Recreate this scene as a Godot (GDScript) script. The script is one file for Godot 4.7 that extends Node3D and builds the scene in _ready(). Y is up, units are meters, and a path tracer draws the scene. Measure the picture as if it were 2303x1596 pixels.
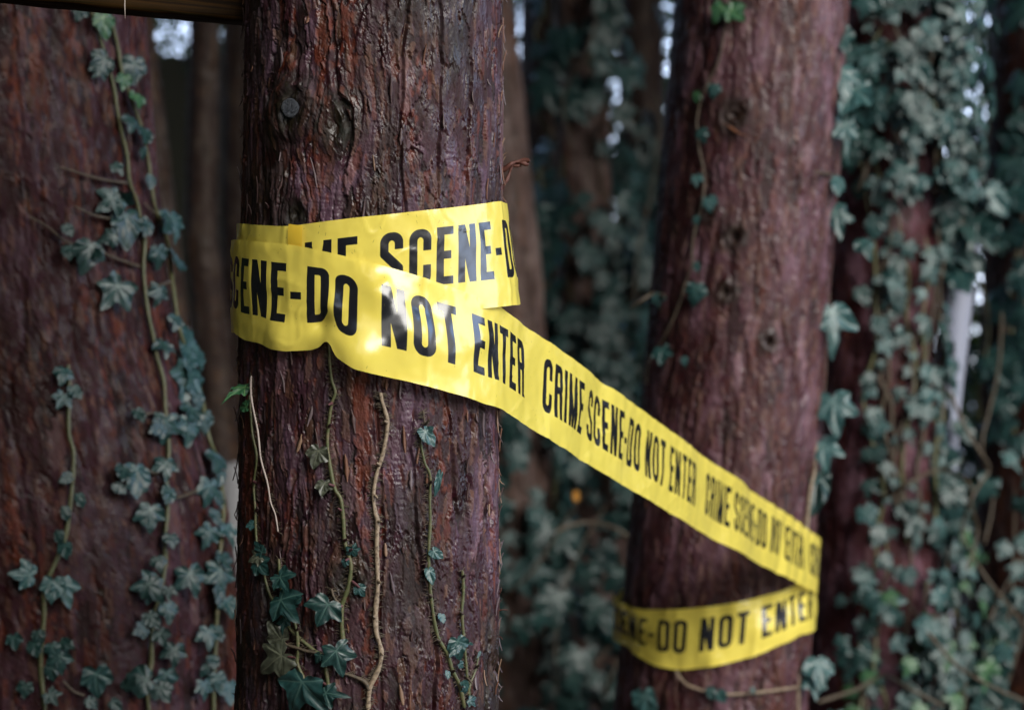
extends Node3D

const F := 4723.0            # focal length in units of a 2303 x 1596 sheet
const CX := 1151.5
const CY := 798.0
const CAMY := 0.9

var rng := RandomNumberGenerator.new()
var M := {}
var leaf_meshes := []
var leaf_mats := []
var trees := {}

# ---------------------------------------------------------------- helpers
func mat(c: Color, rough := 0.6, spec := 0.5) -> StandardMaterial3D:
	var m := StandardMaterial3D.new()
	m.albedo_color = c.linear_to_srgb()
	m.roughness = rough
	m.metallic_specular = spec
	return m

func tag(o: Node, label := "", category := "", group := "", kind := "") -> void:
	if label: o.set_meta("label", label)
	if category: o.set_meta("category", category)
	if group: o.set_meta("group", group)
	if kind: o.set_meta("kind", kind)

func numbered(called: String, under: Node) -> String:
	if not under.has_node(NodePath(called)): return called
	var k := 1
	while under.has_node(NodePath("%s_%03d" % [called, k])): k += 1
	return "%s_%03d" % [called, k]

func thing(called: String, label: String, category: String, at := Vector3.ZERO, group := "") -> Node3D:
	var o := Node3D.new()
	o.name = numbered(called, self)
	add_child(o, true)
	o.position = at
	tag(o, label, category, group)
	return o

func part(called: String, mesh: Mesh, m: Material, parent: Node) -> MeshInstance3D:
	var o := MeshInstance3D.new()
	var k: int = parent.get_meta("n_" + called, 0)
	parent.set_meta("n_" + called, k + 1)
	o.name = called if k == 0 else "%s_%03d" % [called, k]
	o.mesh = mesh
	o.material_override = m
	parent.add_child(o, true)
	return o

func D(dx: float, dy: float, depth: float) -> Vector3:
	return Vector3((dx - CX) / F * depth, CAMY - (dy - CY) / F * depth, -depth)

func ss(a: float, b: float, x: float) -> float:
	var t := clampf((x - a) / (b - a), 0.0, 1.0)
	return t * t * (3.0 - 2.0 * t)

func noise(seedv: int, freq: float, type := FastNoiseLite.TYPE_SIMPLEX_SMOOTH, octaves := 1) -> FastNoiseLite:
	var n := FastNoiseLite.new()
	n.seed = seedv
	n.frequency = freq
	n.noise_type = type
	n.fractal_type = FastNoiseLite.FRACTAL_FBM if octaves > 1 else FastNoiseLite.FRACTAL_NONE
	n.fractal_octaves = octaves
	if type == FastNoiseLite.TYPE_CELLULAR:
		n.cellular_return_type = FastNoiseLite.RETURN_CELL_VALUE
		n.cellular_jitter = 1.0
	return n

# ---------------------------------------------------------------- trunks
# a trunk's axis: rows of (y, x, z, radius), from the ground up
func ax(t: Dictionary, y: float) -> Array:
	var k: Array = t.keys
	if y <= k[0][0]: return [k[0][1], k[0][2], k[0][3]]
	for i in k.size() - 1:
		if y <= k[i + 1][0]:
			var f: float = (y - k[i][0]) / (k[i + 1][0] - k[i][0])
			return [lerpf(k[i][1], k[i + 1][1], f), lerpf(k[i][2], k[i + 1][2], f), lerpf(k[i][3], k[i + 1][3], f)]
	var e: Array = k[-1]
	return [e[1], e[2], e[3]]

# where a sight line meets a trunk: [angle, y, depth]
func hit(t: Dictionary, dx: float, dy: float, off := 0.0) -> Array:
	var rx := (dx - CX) / F
	var ry := (dy - CY) / F
	var s: float = -t.keys[0][2]
	var th := 0.0
	for i in 5:
		var y := CAMY - ry * s
		var a := ax(t, y)
		var r: float = a[2] + off
		# (s*rx - ax)^2 + (-s - az)^2 = r^2
		var qa := rx * rx + 1.0
		var qb: float = -2.0 * (rx * a[0] - a[1])
		var qc: float = a[0] * a[0] + a[1] * a[1] - r * r
		var dis := qb * qb - 4.0 * qa * qc
		s = (-qb - sqrt(maxf(dis, 0.0))) / (2.0 * qa)
		th = atan2(s * rx - a[0], -s - a[1])
	return [th, CAMY - ry * s, s]

func at_trunk(t: Dictionary, th: float, y: float, off := 0.0) -> Vector3:
	var a := ax(t, y)
	var r: float = a[2] + off
	return Vector3(a[0] + sin(th) * r, y, a[1] + cos(th) * r)

func on(t: Dictionary, dx: float, dy: float, off := 0.0) -> Vector3:
	var h := hit(t, dx, dy, off)
	return at_trunk(t, h[0], h[1], off)

func bark_noises(s: int, k: float) -> Dictionary:
	return {
		"warp": noise(s + 1, 26.0 / k, FastNoiseLite.TYPE_SIMPLEX_SMOOTH, 3),
		"big": noise(s + 2, 14.0 / k, FastNoiseLite.TYPE_SIMPLEX_SMOOTH, 3),
		"c1": noise(s + 3, 24.0 / k), "c2": noise(s + 4, 62.0 / k),
		"pit": noise(s + 12, 150.0 / k, FastNoiseLite.TYPE_SIMPLEX_SMOOTH, 2), "line": noise(s + 13, 430.0 / k),
		"cell": noise(s + 5, 105.0 / k, FastNoiseLite.TYPE_CELLULAR),
		"cell2": noise(s + 6, 260.0 / k, FastNoiseLite.TYPE_CELLULAR),
		"fib": noise(s + 7, 420.0 / k, FastNoiseLite.TYPE_SIMPLEX_SMOOTH, 2),
		"patch": noise(s + 8, 20.0 / k, FastNoiseLite.TYPE_SIMPLEX_SMOOTH, 4),
		"stain": noise(s + 14, 11.0 / k, FastNoiseLite.TYPE_SIMPLEX_SMOOTH, 3),
		"mask": noise(s + 9, 9.0 / k, FastNoiseLite.TYPE_SIMPLEX_SMOOTH, 2),
		"streak": noise(s + 11, 34.0 / k, FastNoiseLite.TYPE_SIMPLEX_SMOOTH, 2),
		"rag": noise(s + 10, 190.0 / k, FastNoiseLite.TYPE_SIMPLEX_SMOOTH, 3),
	}

func span_list(a: float, b: float, step: float) -> PackedFloat32Array:
	var out := PackedFloat32Array()
	var n := maxi(1, int(round((b - a) / step)))
	for i in n: out.append(a + (b - a) * i / n)
	return out

# y rows: fine between y0 and y1, coarse elsewhere; angles: fine in front, coarse behind
func trunk_mesh(t: Dictionary, y0: float, y1: float, step: float, coarse: float, pal: Dictionary) -> ArrayMesh:
	var N := bark_noises(t.seed, t.get("scale", 1.0))
	var nw: FastNoiseLite = N.warp
	var nb: FastNoiseLite = N.big
	var n1: FastNoiseLite = N.c1
	var n2: FastNoiseLite = N.c2
	var nc: FastNoiseLite = N.cell
	var nd: FastNoiseLite = N.cell2
	var nf: FastNoiseLite = N.fib
	var np: FastNoiseLite = N.patch
	var nm: FastNoiseLite = N.mask
	var nr: FastNoiseLite = N.rag
	var nk: FastNoiseLite = N.streak
	var npit: FastNoiseLite = N.pit
	var nl: FastNoiseLite = N.line
	var nst: FastNoiseLite = N.stain
	var ktop: float = t.keys[-1][0]
	var ys := span_list(t.keys[0][0], y0, coarse)
	ys.append_array(span_list(y0, y1, step))
	ys.append_array(span_list(y1, ktop, coarse))
	ys.append(ktop)
	var r0: float = ax(t, CAMY)[2]
	var half: float = t.get("front", 1.85)
	var mid: float = t.get("facing", 0.0)
	var th := span_list(mid - half, mid + half, step / r0)
	th.append_array(span_list(mid + half, mid + TAU - half, coarse / r0))
	var nu := th.size()
	var nv := ys.size()
	var P := PackedVector3Array()
	var C := PackedColorArray()
	var U := PackedVector2Array()
	P.resize(nu * nv)
	C.resize(nu * nv)
	U.resize(nu * nv)
	var deep: float = t.get("deep", 1.0)
	var knots: Array = t.get("knots", [])
	var stain: float = t.get("stain", 0.0)
	var rough: float = t.get("rough", 1.0)
	var fine_ok := step < 0.0035
	for j in nv:
		var y := ys[j]
		var a := ax(t, y)
		var r: float = a[2]
		for i in nu:
			var ang := th[i]
			var kbulge := 0.0
			var kdark := 0.0
			var yy := y
			for k in knots:
				var du := wrapf(ang - k[0], -PI, PI) * r
				var dv: float = y - k[1]
				var s: float = k[2]
				var d2 := (du * du + dv * dv * 0.9) / (s * s)
				if d2 < 14.0:
					var e := exp(-d2 * 0.45)
					ang -= du * e * 0.75 / r
					yy -= dv * e * 0.45
					var d := sqrt(d2)
					var wob := nb.get_noise_3d(du * 3.0, dv * 3.0, s * 90.0) * 2.2
					kbulge += (e * k[3] - exp(-d2 * 5.0) * k[4] + sin(d * 6.5 + wob * 1.5) * 0.0011 * e * k[5]) 
					kdark = maxf(kdark, ss(1.0, 0.25, d * 0.46 + nr.get_noise_3d(du, dv * .4, 3.1) * 0.35))
			var sx := sin(ang) * r
			var sz := cos(ang) * r
			var w := nw.get_noise_3d(sx, yy * 0.35, sz) * 0.0055
			ang += w / r
			sx = sin(ang) * r
			sz = cos(ang) * r
			var m := 0.5 + 0.5 * nm.get_noise_3d(sx, yy * 0.5, sz) * 1.6
			m = clampf(m, 0.0, 1.0)
			var rag := nr.get_noise_3d(sx, yy * 0.35, sz)
			var v1 := absf(n1.get_noise_3d(sx, yy * 0.12, sz) + rag * 0.06)
			var crack1 := 1.0 - ss(0.012, 0.085, v1)
			var v2 := absf(n2.get_noise_3d(sx, yy * 0.11, sz) + rag * 0.16)
			var crack2 := (1.0 - ss(0.0, 0.085, v2)) * (0.45 + 0.55 * (1.0 - m))
			var cell := nc.get_noise_3d(sx + rag * 0.0035, yy * 0.26 + rag * 0.002, sz + rag * 0.0035)
			var big := nb.get_noise_3d(sx, yy * 0.3, sz)
			var h := big * 0.0026 - crack1 * 0.0040 * (0.30 + 0.70 * m) * deep - crack2 * 0.0013 * deep + cell * 0.00095 * rough + kbulge
			var pz0 := np.get_noise_3d(sx, yy * 0.35, sz)
			var cell2 := 0.0
			if fine_ok:
				cell2 = nd.get_noise_3d(sx + rag * 0.0016, yy * 0.2, sz + rag * 0.0016)
				var fib := nf.get_noise_3d(sx, yy * 0.06, sz)
				var pit := ss(0.34, 0.52, npit.get_noise_3d(sx, yy * 0.55, sz))
				var lined := nl.get_noise_3d(sx * 0.12, yy, sz * 0.12) * ss(0.05, 0.4, pz0)
				h += fib * 0.00042 * rough * (1.2 - m * 0.7) + cell2 * 0.00040 * rough + rag * 0.0003 * rough - pit * 0.0012 * rough * ss(0.35, 0.7, m) + lined * 0.00026
			# colour: plates of several browns, flecks of fresh and old bark
			var pz := pz0 + cell * 0.22
			var c: Color = pal.red.lerp(pal.purple, ss(-0.35, 0.30, pz))
			c = c.lerp(pal.grey, ss(0.12, 0.60, pz + rag * 0.25) * 0.82)
			if cell < -0.72: c = c.lerp(pal.dark, 0.55)
			if cell2 > 0.74: c = c.lerp(pal.tan, 0.22 + 0.5 * absf(rag))
			if cell2 < -0.82 and pz > -0.5: c = c.lerp(pal.rust, 0.55)
			if cell > 0.93: c = c.lerp(pal.pale, 0.35)
			c = c.lerp(pal.rust, 0.75 * ss(0.36, 0.60, nk.get_noise_3d(sx, yy * 0.07, sz) + rag * 0.55))
			c = c.lerp(pal.moss, stain * ss(0.02, 0.34, nst.get_noise_3d(sx, yy * 0.4, sz) + rag * 0.22 + cell * 0.07))
			if kdark > 0.0: c = c.lerp(pal.moss, kdark * 0.85)
			var q := 0.88 + 0.35 * rag
			var idx := j * nu + i
			C[idx] = Color(c.r * q, c.g * q, c.b * q)
			var rr := r + h
			P[idx] = Vector3(a[0] + sin(th[i]) * rr, y, a[1] + cos(th[i]) * rr)
			U[idx] = Vector2(th[i] * r0, y)
	var I := PackedInt32Array()
	I.resize((nv - 1) * nu * 6)
	var q := 0
	for j in nv - 1:
		for i in nu:
			var i2 := (i + 1) % nu
			var p00 := j * nu + i
			var p10 := j * nu + i2
			I[q] = p00; I[q + 1] = p00 + nu; I[q + 2] = p10
			I[q + 3] = p10; I[q + 4] = p00 + nu; I[q + 5] = p10 + nu
			q += 6
	var Nn := PackedVector3Array()
	Nn.resize(nu * nv)
	for j in nv:
		var ja := maxi(j - 1, 0) * nu
		var jb := mini(j + 1, nv - 1) * nu
		for i in nu:
			var ia := (i + nu - 1) % nu
			var ib := (i + 1) % nu
			var ex := P[j * nu + ib] - P[j * nu + ia]
			var ey := P[jb + i] - P[ja + i]
			Nn[j * nu + i] = ex.cross(ey).normalized()
	var arr := []
	arr.resize(Mesh.ARRAY_MAX)
	arr[Mesh.ARRAY_VERTEX] = P
	arr[Mesh.ARRAY_NORMAL] = Nn
	arr[Mesh.ARRAY_COLOR] = C
	arr[Mesh.ARRAY_TEX_UV] = U
	arr[Mesh.ARRAY_INDEX] = I
	var am := ArrayMesh.new()
	am.add_surface_from_arrays(Mesh.PRIMITIVE_TRIANGLES, arr)
	return am

# ---------------------------------------------------------------- tubes
func smooth_line(pts: Array, per: int) -> Array:
	var out := []
	for i in pts.size() - 1:
		var p0: Vector3 = pts[maxi(i - 1, 0)]
		var p1: Vector3 = pts[i]
		var p2: Vector3 = pts[i + 1]
		var p3: Vector3 = pts[mini(i + 2, pts.size() - 1)]
		for k in per:
			out.append(p1.cubic_interpolate(p2, p0, p3, float(k) / per))
	out.append(pts[-1])
	return out

func tube(st: SurfaceTool, line: Array, r0: float, r1: float, sides := 7, bumpy := 0.0, seedv := 1) -> void:
	var n := noise(seedv, 60.0)
	var rings := []
	var up := Vector3(0.31, 0.2, 0.93)
	for i in line.size():
		var d: Vector3 = (line[mini(i + 1, line.size() - 1)] - line[maxi(i - 1, 0)]).normalized()
		var s := d.cross(up).normalized()
		var u := s.cross(d).normalized()
		up = u
		var f := float(i) / (line.size() - 1)
		var p: Vector3 = line[i]
		var r := lerpf(r0, r1, f) * (1.0 + bumpy * n.get_noise_3d(p.x * 2.0, p.y * 2.0, p.z * 2.0))
		if i == 0 or i == line.size() - 1: r *= 0.4
		var ring := []
		for k in sides:
			var a := TAU * k / sides
			var o := s * cos(a) + u * sin(a)
			ring.append([p + o * r * (1.0 + bumpy * 0.5 * n.get_noise_3d(p.x + a * 9.0, p.y, p.z)), o])
		rings.append(ring)
	for i in rings.size() - 1:
		for k in sides:
			var k2 := (k + 1) % sides
			for c in [[i, k], [i, k2], [i + 1, k], [i, k2], [i + 1, k2], [i + 1, k]]:
				st.set_normal(rings[c[0]][c[1]][1])
				st.set_uv(Vector2(float(c[1]) / sides, float(c[0]) * 0.1))
				st.add_vertex(rings[c[0]][c[1]][0])
	for e in [0, rings.size() - 1]:
		var mid := Vector3.ZERO
		for k in sides: mid += rings[e][k][0]
		mid /= sides
		for k in sides:
			var k2 := (k + 1) % sides
			var tri := [rings[e][k][0], rings[e][k2][0], mid]
			if e == 0: tri.reverse()
			for v in tri:
				st.set_normal((mid - line[1 if e == 0 else e - 1]).normalized())
				st.set_uv(Vector2.ZERO)
				st.add_vertex(v)

func tube_mesh(line: Array, r0: float, r1: float, sides := 7, bumpy := 0.0, seedv := 1) -> ArrayMesh:
	var st := SurfaceTool.new()
	st.begin(Mesh.PRIMITIVE_TRIANGLES)
	tube(st, line, r0, r1, sides, bumpy, seedv)
	st.index()
	return st.commit()

# ---------------------------------------------------------------- ivy leaves
# outline of a leaf of length 1 with its stalk at the origin and its tip at +y: lobes as [angle, reach]
const LOBES := [
	[[0.0, 1.0], [30.0, 0.50], [58.0, 0.82], [92.0, 0.48], [124.0, 0.56], [154.0, 0.36], [180.0, 0.12]],
	[[0.0, 1.0], [34.0, 0.60], [60.0, 0.70], [100.0, 0.50], [135.0, 0.46], [160.0, 0.30], [180.0, 0.10]],
	[[0.0, 1.0], [20.0, 0.42], [64.0, 0.66], [92.0, 0.38], [130.0, 0.38], [158.0, 0.26], [180.0, 0.08]],
	[[0.0, 1.0], [22.0, 0.78], [50.0, 0.60], [90.0, 0.46], [130.0, 0.40], [160.0, 0.30], [180.0, 0.10]],
]

func reach(v: int, deg: float) -> float:
	var l: Array = LOBES[v]
	var a := absf(wrapf(deg, -180.0, 180.0))
	for i in l.size() - 1:
		if a <= l[i + 1][0]:
			var f: float = (a - l[i][0]) / (l[i + 1][0] - l[i][0])
			# lobes pointed, bays rounded
			var up: bool = l[i + 1][1] > l[i][1]
			f = pow(f, 1.35) if up else 1.0 - pow(1.0 - f, 1.35)
			if v == 3: f = ss(0, 1, f)
			return lerpf(l[i][1], l[i + 1][1], f)
	return l[-1][1]

func leaf_mesh(v: int, seedv: int) -> ArrayMesh:
	var n := noise(seedv, 1.6)
	var st := SurfaceTool.new()
	st.begin(Mesh.PRIMITIVE_TRIANGLES)
	var rings := [0.0, 0.3, 0.62, 0.86, 1.0]
	var steps := 60
	var pts := []
	var r2 := RandomNumberGenerator.new()
	r2.seed = seedv * 91
	var curl := r2.randf_range(-0.02, 0.34)
	var fold := r2.randf_range(0.05, 0.16)
	var left := r2.randf_range(0.78, 1.12)
	var right := r2.randf_range(0.78, 1.12)
	var low := r2.randf_range(0.75, 1.2)
	for ri in rings.size():
		var row := []
		for k in steps:
			var deg := 360.0 * k / steps
			var r: float = reach(v, deg) * (1.0 + 0.05 * n.get_noise_2d(cos(deg_to_rad(deg)) * 2.0, sin(deg_to_rad(deg)) * 2.0)) * rings[ri]
			r *= lerpf(1.0, left if deg > 180.0 else right, ss(25.0, 55.0, absf(wrapf(deg, -180.0, 180.0)))) * lerpf(1.0, low, ss(90.0, 120.0, absf(wrapf(deg, -180.0, 180.0))))
			var x := sin(deg_to_rad(deg)) * r
			var y := cos(deg_to_rad(deg)) * r
			var a := absf(wrapf(deg, -180.0, 180.0))
			var vein := 1.0
			for l in [0.0, 60.0, 125.0]: vein = minf(vein, absf(a - l) / 30.0)
			var z := vein * fold * r - curl * r * r + 0.09 * n.get_noise_2d(x * 2.0 + 5.0, y * 2.0) * ss(0.0, 0.5, r)
			row.append(Vector3(x, y, z))
		pts.append(row)
	for ri in rings.size() - 1:
		for k in steps:
			var k2 := (k + 1) % steps
			var quad := [pts[ri][k], pts[ri + 1][k], pts[ri][k2], pts[ri][k2], pts[ri + 1][k], pts[ri + 1][k2]]
			if ri == 0: quad = quad.slice(3)
			if ri == 0: quad = [pts[0][0], pts[1][k], pts[1][k2]]
			for p in quad:
				st.set_smooth_group(0)
				st.set_uv(Vector2(p.x * 0.45 + 0.5, 0.62 - p.y * 0.55))
				st.add_vertex(p)
	st.index()
	st.generate_normals()
	return st.commit()

func vein_mask(v: int, size: int) -> PackedFloat32Array:
	var segs := []
	for l in [0.0, 60.0, -60.0, 124.0, -124.0]:
		var d := Vector2(sin(deg_to_rad(l)), cos(deg_to_rad(l)))
		var rr := reach(v, l) * 0.92
		segs.append([Vector2.ZERO, d * rr, 0.020])
		for s in 4:
			var f := 0.22 + 0.19 * s
			for side in [-1.0, 1.0]:
				var dd := d.rotated(side * 0.75)
				segs.append([d * rr * f, d * rr * f + dd * rr * 0.26 * (1.0 - f * 0.6), 0.009])
	var out := PackedFloat32Array()
	out.resize(size * size)
	for s in segs:
		var a: Vector2 = s[0]
		var ab: Vector2 = s[1] - a
		var big: bool = s[2] > 0.015
		var lo := a.min(s[1]) - Vector2(0.04, 0.04)
		var hi := a.max(s[1]) + Vector2(0.04, 0.04)
		for py in range(maxi(0, int((0.62 - hi.y * 0.55) * size)), mini(size, int((0.62 - lo.y * 0.55) * size) + 1)):
			for px in range(maxi(0, int((lo.x * 0.45 + 0.5) * size)), mini(size, int((hi.x * 0.45 + 0.5) * size) + 1)):
				var p := Vector2((float(px) / size - 0.5) / 0.45, (0.62 - float(py) / size) / 0.55)
				var h := clampf((p - a).dot(ab) / ab.length_squared(), 0.0, 1.0)
				var wdt: float = s[2] * (1.0 - 0.55 * h)
				var k := (1.0 - ss(wdt * 0.5, wdt * 1.6, (p - a - ab * h).length())) * (0.62 if big else 0.26)
				if k > out[py * size + px]: out[py * size + px] = k
	return out

func leaf_texture(mask: PackedFloat32Array, size: int, seedv: int, base: Color, vein: Color, var_amount: float) -> ImageTexture:
	var n := noise(seedv, 0.02, FastNoiseLite.TYPE_SIMPLEX_SMOOTH, 3)
	var im := Image.create(size, size, false, Image.FORMAT_RGB8)
	for py in size:
		for px in size:
			var c := base * (1.0 + var_amount * n.get_noise_2d(px * 3.0, py * 3.0))
			im.set_pixel(px, py, c.lerp(vein, mask[py * size + px]).linear_to_srgb())
	return ImageTexture.create_from_image(im)

func setup_leaves() -> void:
	for v in 4:
		for s in 6: leaf_meshes.append(leaf_mesh(v, 31 + v * 7 + s))
	var sets := [
		[Color(0.008, 0.032, 0.030), Color(0.06, 0.12, 0.10)],     # 0 dark blue green
		[Color(0.012, 0.045, 0.044), Color(0.08, 0.15, 0.13)],     # 1 middle
		[Color(0.026, 0.076, 0.077), Color(0.12, 0.20, 0.18)],     # 2 pale, greyish
		[Color(0.021, 0.078, 0.034), Color(0.15, 0.28, 0.10)],     # 3 fresh green
		[Color(0.045, 0.050, 0.034), Color(0.15, 0.16, 0.11)],     # 4 browning
		[Color(0.22, 0.26, 0.06), Color(0.34, 0.36, 0.14)],        # 5 yellow
	]
	var masks := []
	for v in 4: masks.append(vein_mask(v, 144))
	for i in sets.size():
		var row := []
		for v in 4:
			var m := StandardMaterial3D.new()
			m.albedo_texture = leaf_texture(masks[v], 144, 400 + i * 4 + v, sets[i][0], sets[i][1], 0.35 if i != 4 else 0.7)
			m.roughness = 0.40
			m.metallic_specular = 0.52
			m.backlight_enabled = true
			m.backlight = Color(0.10, 0.16, 0.05)
			row.append(m)
		leaf_mats.append(row)

# a leaf with its stalk at base, its tip at tip, its face turned to normal
func leaf(parent: Node3D, base: Vector3, tip: Vector3, normal: Vector3, v: int, tint: int, wide := 1.0) -> void:
	var y := tip - base
	var L := y.length()
	y /= L
	var z := (normal - y * normal.dot(y)).normalized()
	var x := y.cross(z)
	var o := part("leaf", leaf_meshes[v * 6 + rng.randi() % 6], leaf_mats[tint][v], parent)
	o.transform = Transform3D(Basis(x * L * wide, y * L, z * L), base - parent.position)

func stem_mesh(parent: Node3D, pts: Array, r0: float, r1: float, m: Material, called := "stem", bumpy := 0.22) -> void:
	var loc := []
	for p in pts: loc.append(p - parent.position)
	part(called, tube_mesh(smooth_line(loc, 8), r0, r1, 8, bumpy, rng.randi() % 1000), m, parent)

# points given on the 2303 x 1596 sheet, laid on a trunk
func laid(t: Dictionary, pts: Array, off: float) -> Array:
	var out := []
	for p in pts: out.append(on(t, p[0], p[1], off))
	return out

func laid_leaf(parent: Node3D, t: Dictionary, bx: float, by: float, tx: float, ty: float, v: int, tint: int, lift := 0.006, wide := 1.0) -> void:
	var b := on(t, bx, by, lift)
	var e := on(t, tx, ty, lift * rng.randf_range(0.6, 2.2))
	# keep the drawn direction also where the trunk turns away
	var hb := hit(t, bx, by, lift)
	var want := D(tx, ty, hb[2] - rng.randf_range(-0.006, 0.010))
	e = e.lerp(want, 0.55)
	var a := ax(t, b.y)
	var nrm := (b - Vector3(a[0], b.y, a[1])).normalized()
	nrm = (nrm + Vector3(rng.randf_range(-0.3, 0.3), rng.randf_range(0.05, 0.55), 0.5)).normalized()
	leaf(parent, b, e, nrm, v, tint, wide)

# ---------------------------------------------------------------- tape
const TAPE_LEN := 0.50
const TAPE_W := 0.075
var glyph_at := {}

func sd_box(p: Vector2, b: Vector2, r: float) -> float:
	var q := p.abs() - b + Vector2(r, r)
	return minf(maxf(q.x, q.y), 0.0) + Vector2(maxf(q.x, 0.0), maxf(q.y, 0.0)).length() - r

func sd_seg(p: Vector2, a: Vector2, b: Vector2, r: float) -> float:
	var ab := b - a
	var h := clampf((p - a).dot(ab) / ab.length_squared(), 0.0, 1.0)
	return (p - a - ab * h).length() - r

# signed distance in millimetres; p from the middle of the letter, y up
func glyph(c: String, p: Vector2, w: float, h: float) -> float:
	var s := 6.2
	var X := w * 0.5
	var Y := h * 0.5
	var bar := 5.7
	var ring := func(pp: Vector2, hx: float, hy: float, r: float) -> float:
		return maxf(sd_box(pp, Vector2(hx, hy), r), -sd_box(pp, Vector2(hx - s, hy - bar), maxf(r - s * 0.8, 0.5)))
	var stem_l := sd_box(p - Vector2(-X + s / 2, 0), Vector2(s / 2, Y), 0.1)
	var stem_r := sd_box(p - Vector2(X - s / 2, 0), Vector2(s / 2, Y), 0.1)
	match c:
		"I": return sd_box(p, Vector2(s / 2, Y), 0.1)
		"-": return sd_box(p - Vector2(0, -1.5), Vector2(X, 2.6), 0.1)
		"O": return ring.call(p, X, Y, X * 0.9)
		"C":
			var d: float = ring.call(p, X, Y, X * 0.9)
			return maxf(d, -sd_box(p - Vector2(X, 0), Vector2(X, 5.2), 0.1))
		"D":
			var big: float = ring.call(p, X, Y, X * 0.8)
			big = maxf(big, -p.x - X * 0.15)
			var bars := minf(sd_box(p - Vector2(-X * 0.4, Y - bar / 2), Vector2(X * 0.6, bar / 2), 0.1), sd_box(p - Vector2(-X * 0.4, -Y + bar / 2), Vector2(X * 0.6, bar / 2), 0.1))
			return minf(minf(big, bars), stem_l)
		"E":
			var d := stem_l
			for k in [[Y - bar / 2, 1.0], [0.5, 0.86], [-Y + bar / 2, 1.0]]:
				d = minf(d, sd_box(p - Vector2(-X + w * 0.5 * k[1], k[0]), Vector2(w * 0.5 * k[1], bar / 2), 0.1))
			return d
		"T": return minf(sd_box(p, Vector2(s / 2, Y), 0.1), sd_box(p - Vector2(0, Y - bar / 2), Vector2(X, bar / 2), 0.1))
		"N":
			var dg := maxf(sd_seg(p, Vector2(-X + s * 0.55, Y), Vector2(X - s * 0.55, -Y), s * 0.50), absf(p.y) - Y)
			return minf(minf(stem_l, stem_r), dg)
		"M":
			var dg := minf(sd_seg(p, Vector2(-X + s * 0.5, Y), Vector2(0, -Y), s * 0.42), sd_seg(p, Vector2(X - s * 0.5, Y), Vector2(0, -Y), s * 0.42))
			return minf(minf(stem_l, stem_r), maxf(dg, absf(p.y) - Y))
		"R":
			var hh := Y * 0.54
			var bowl: float = ring.call(p - Vector2(0, Y - hh), X, hh, X * 0.75)
			bowl = maxf(bowl, -p.x - X * 0.3)
			var tops := minf(sd_box(p - Vector2(-X * 0.4, Y - bar / 2), Vector2(X * 0.6, bar / 2), 0.1), sd_box(p - Vector2(-X * 0.4, Y - 2 * hh + bar / 2), Vector2(X * 0.6, bar / 2), 0.1))
			var leg := maxf(sd_seg(p, Vector2(X - s * 0.75, Y - 2 * hh + 1.0), Vector2(X - s * 0.42, -Y), s * 0.5), -Y - p.y)
			return minf(minf(bowl, tops), minf(stem_l, leg))
		"S":
			var o: float = ring.call(p, X, Y, X * 0.9)
			var keep := (p.y > Y * 0.22 and (p.x < 0 or p.y > Y * 0.40)) or (p.y < -Y * 0.22 and (p.x > 0 or p.y < -Y * 0.40))
			if not keep: o = maxf(o, 0.6)
			return minf(o, sd_seg(p, Vector2(-X + s * 0.52, Y * 0.26), Vector2(X - s * 0.52, -Y * 0.26), s * 0.52))
	return 9.0

func tape_texture() -> ImageTexture:
	var W := 2048
	var H := 308
	var im := Image.create(W, H, false, Image.FORMAT_RGBA8)
	var yellow := Color(0.92, 0.755, 0.125).linear_to_srgb()
	yellow.a = 0.86
	im.fill(yellow)
	var ink := Color(0.010, 0.010, 0.013).linear_to_srgb()
	var ppm := W / (TAPE_LEN * 1000.0)
	var widths := {"I": 5.6, "M": 21.5, "-": 9.0, "E": 14.5, "T": 15.0}
	var text := "CRIME SCENE-DO NOT ENTER"
	var h := 41.5
	var mid := 0.455 * H
	var x := 8.0
	var count := 0
	for c in text:
		if c == " ":
			x += 12.0
			continue
		var w: float = widths.get(c, 17.0)
		glyph_at[count] = x / 500.0
		count += 1
		var xa := int(x * ppm) - 2
		var xb := int((x + w) * ppm) + 3
		for px in range(maxi(xa, 0), mini(xb, W)):
			for py in range(int(mid - h * 0.5 * ppm) - 2, int(mid + h * 0.5 * ppm) + 3):
				var p := Vector2((px + 0.5) / ppm - x - w * 0.5, (mid - py - 0.5) / ppm)
				var d := glyph(c, p, w, h) * ppm
				if d < 0.6: im.set_pixel(px, py, yellow.lerp(ink, clampf(0.5 - d, 0.0, 1.0)))
		x += w + 4.6
	# scuffs of dirt on the film
	rng.seed = 77
	for i in 90:
		var a := Vector2(rng.randf() * W, rng.randf() * H)
		var dlt := Vector2(rng.randf_range(-4, 4), rng.randf_range(-9, 9))
		var dirt := Color(0.45, 0.43, 0.12).lerp(Color(0.3, 0.3, 0.2), rng.randf())
		dirt.a = 0.97
		for k in 24:
			var p := a + dlt * k / 24.0
			var px := int(p.x)
			var py := int(p.y)
			if px >= 0 and py >= 0 and px < W and py < H: im.set_pixel(px, py, im.get_pixel(px, py).lerp(dirt, 0.35))
	im.generate_mipmaps()
	return ImageTexture.create_from_image(im)

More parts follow.
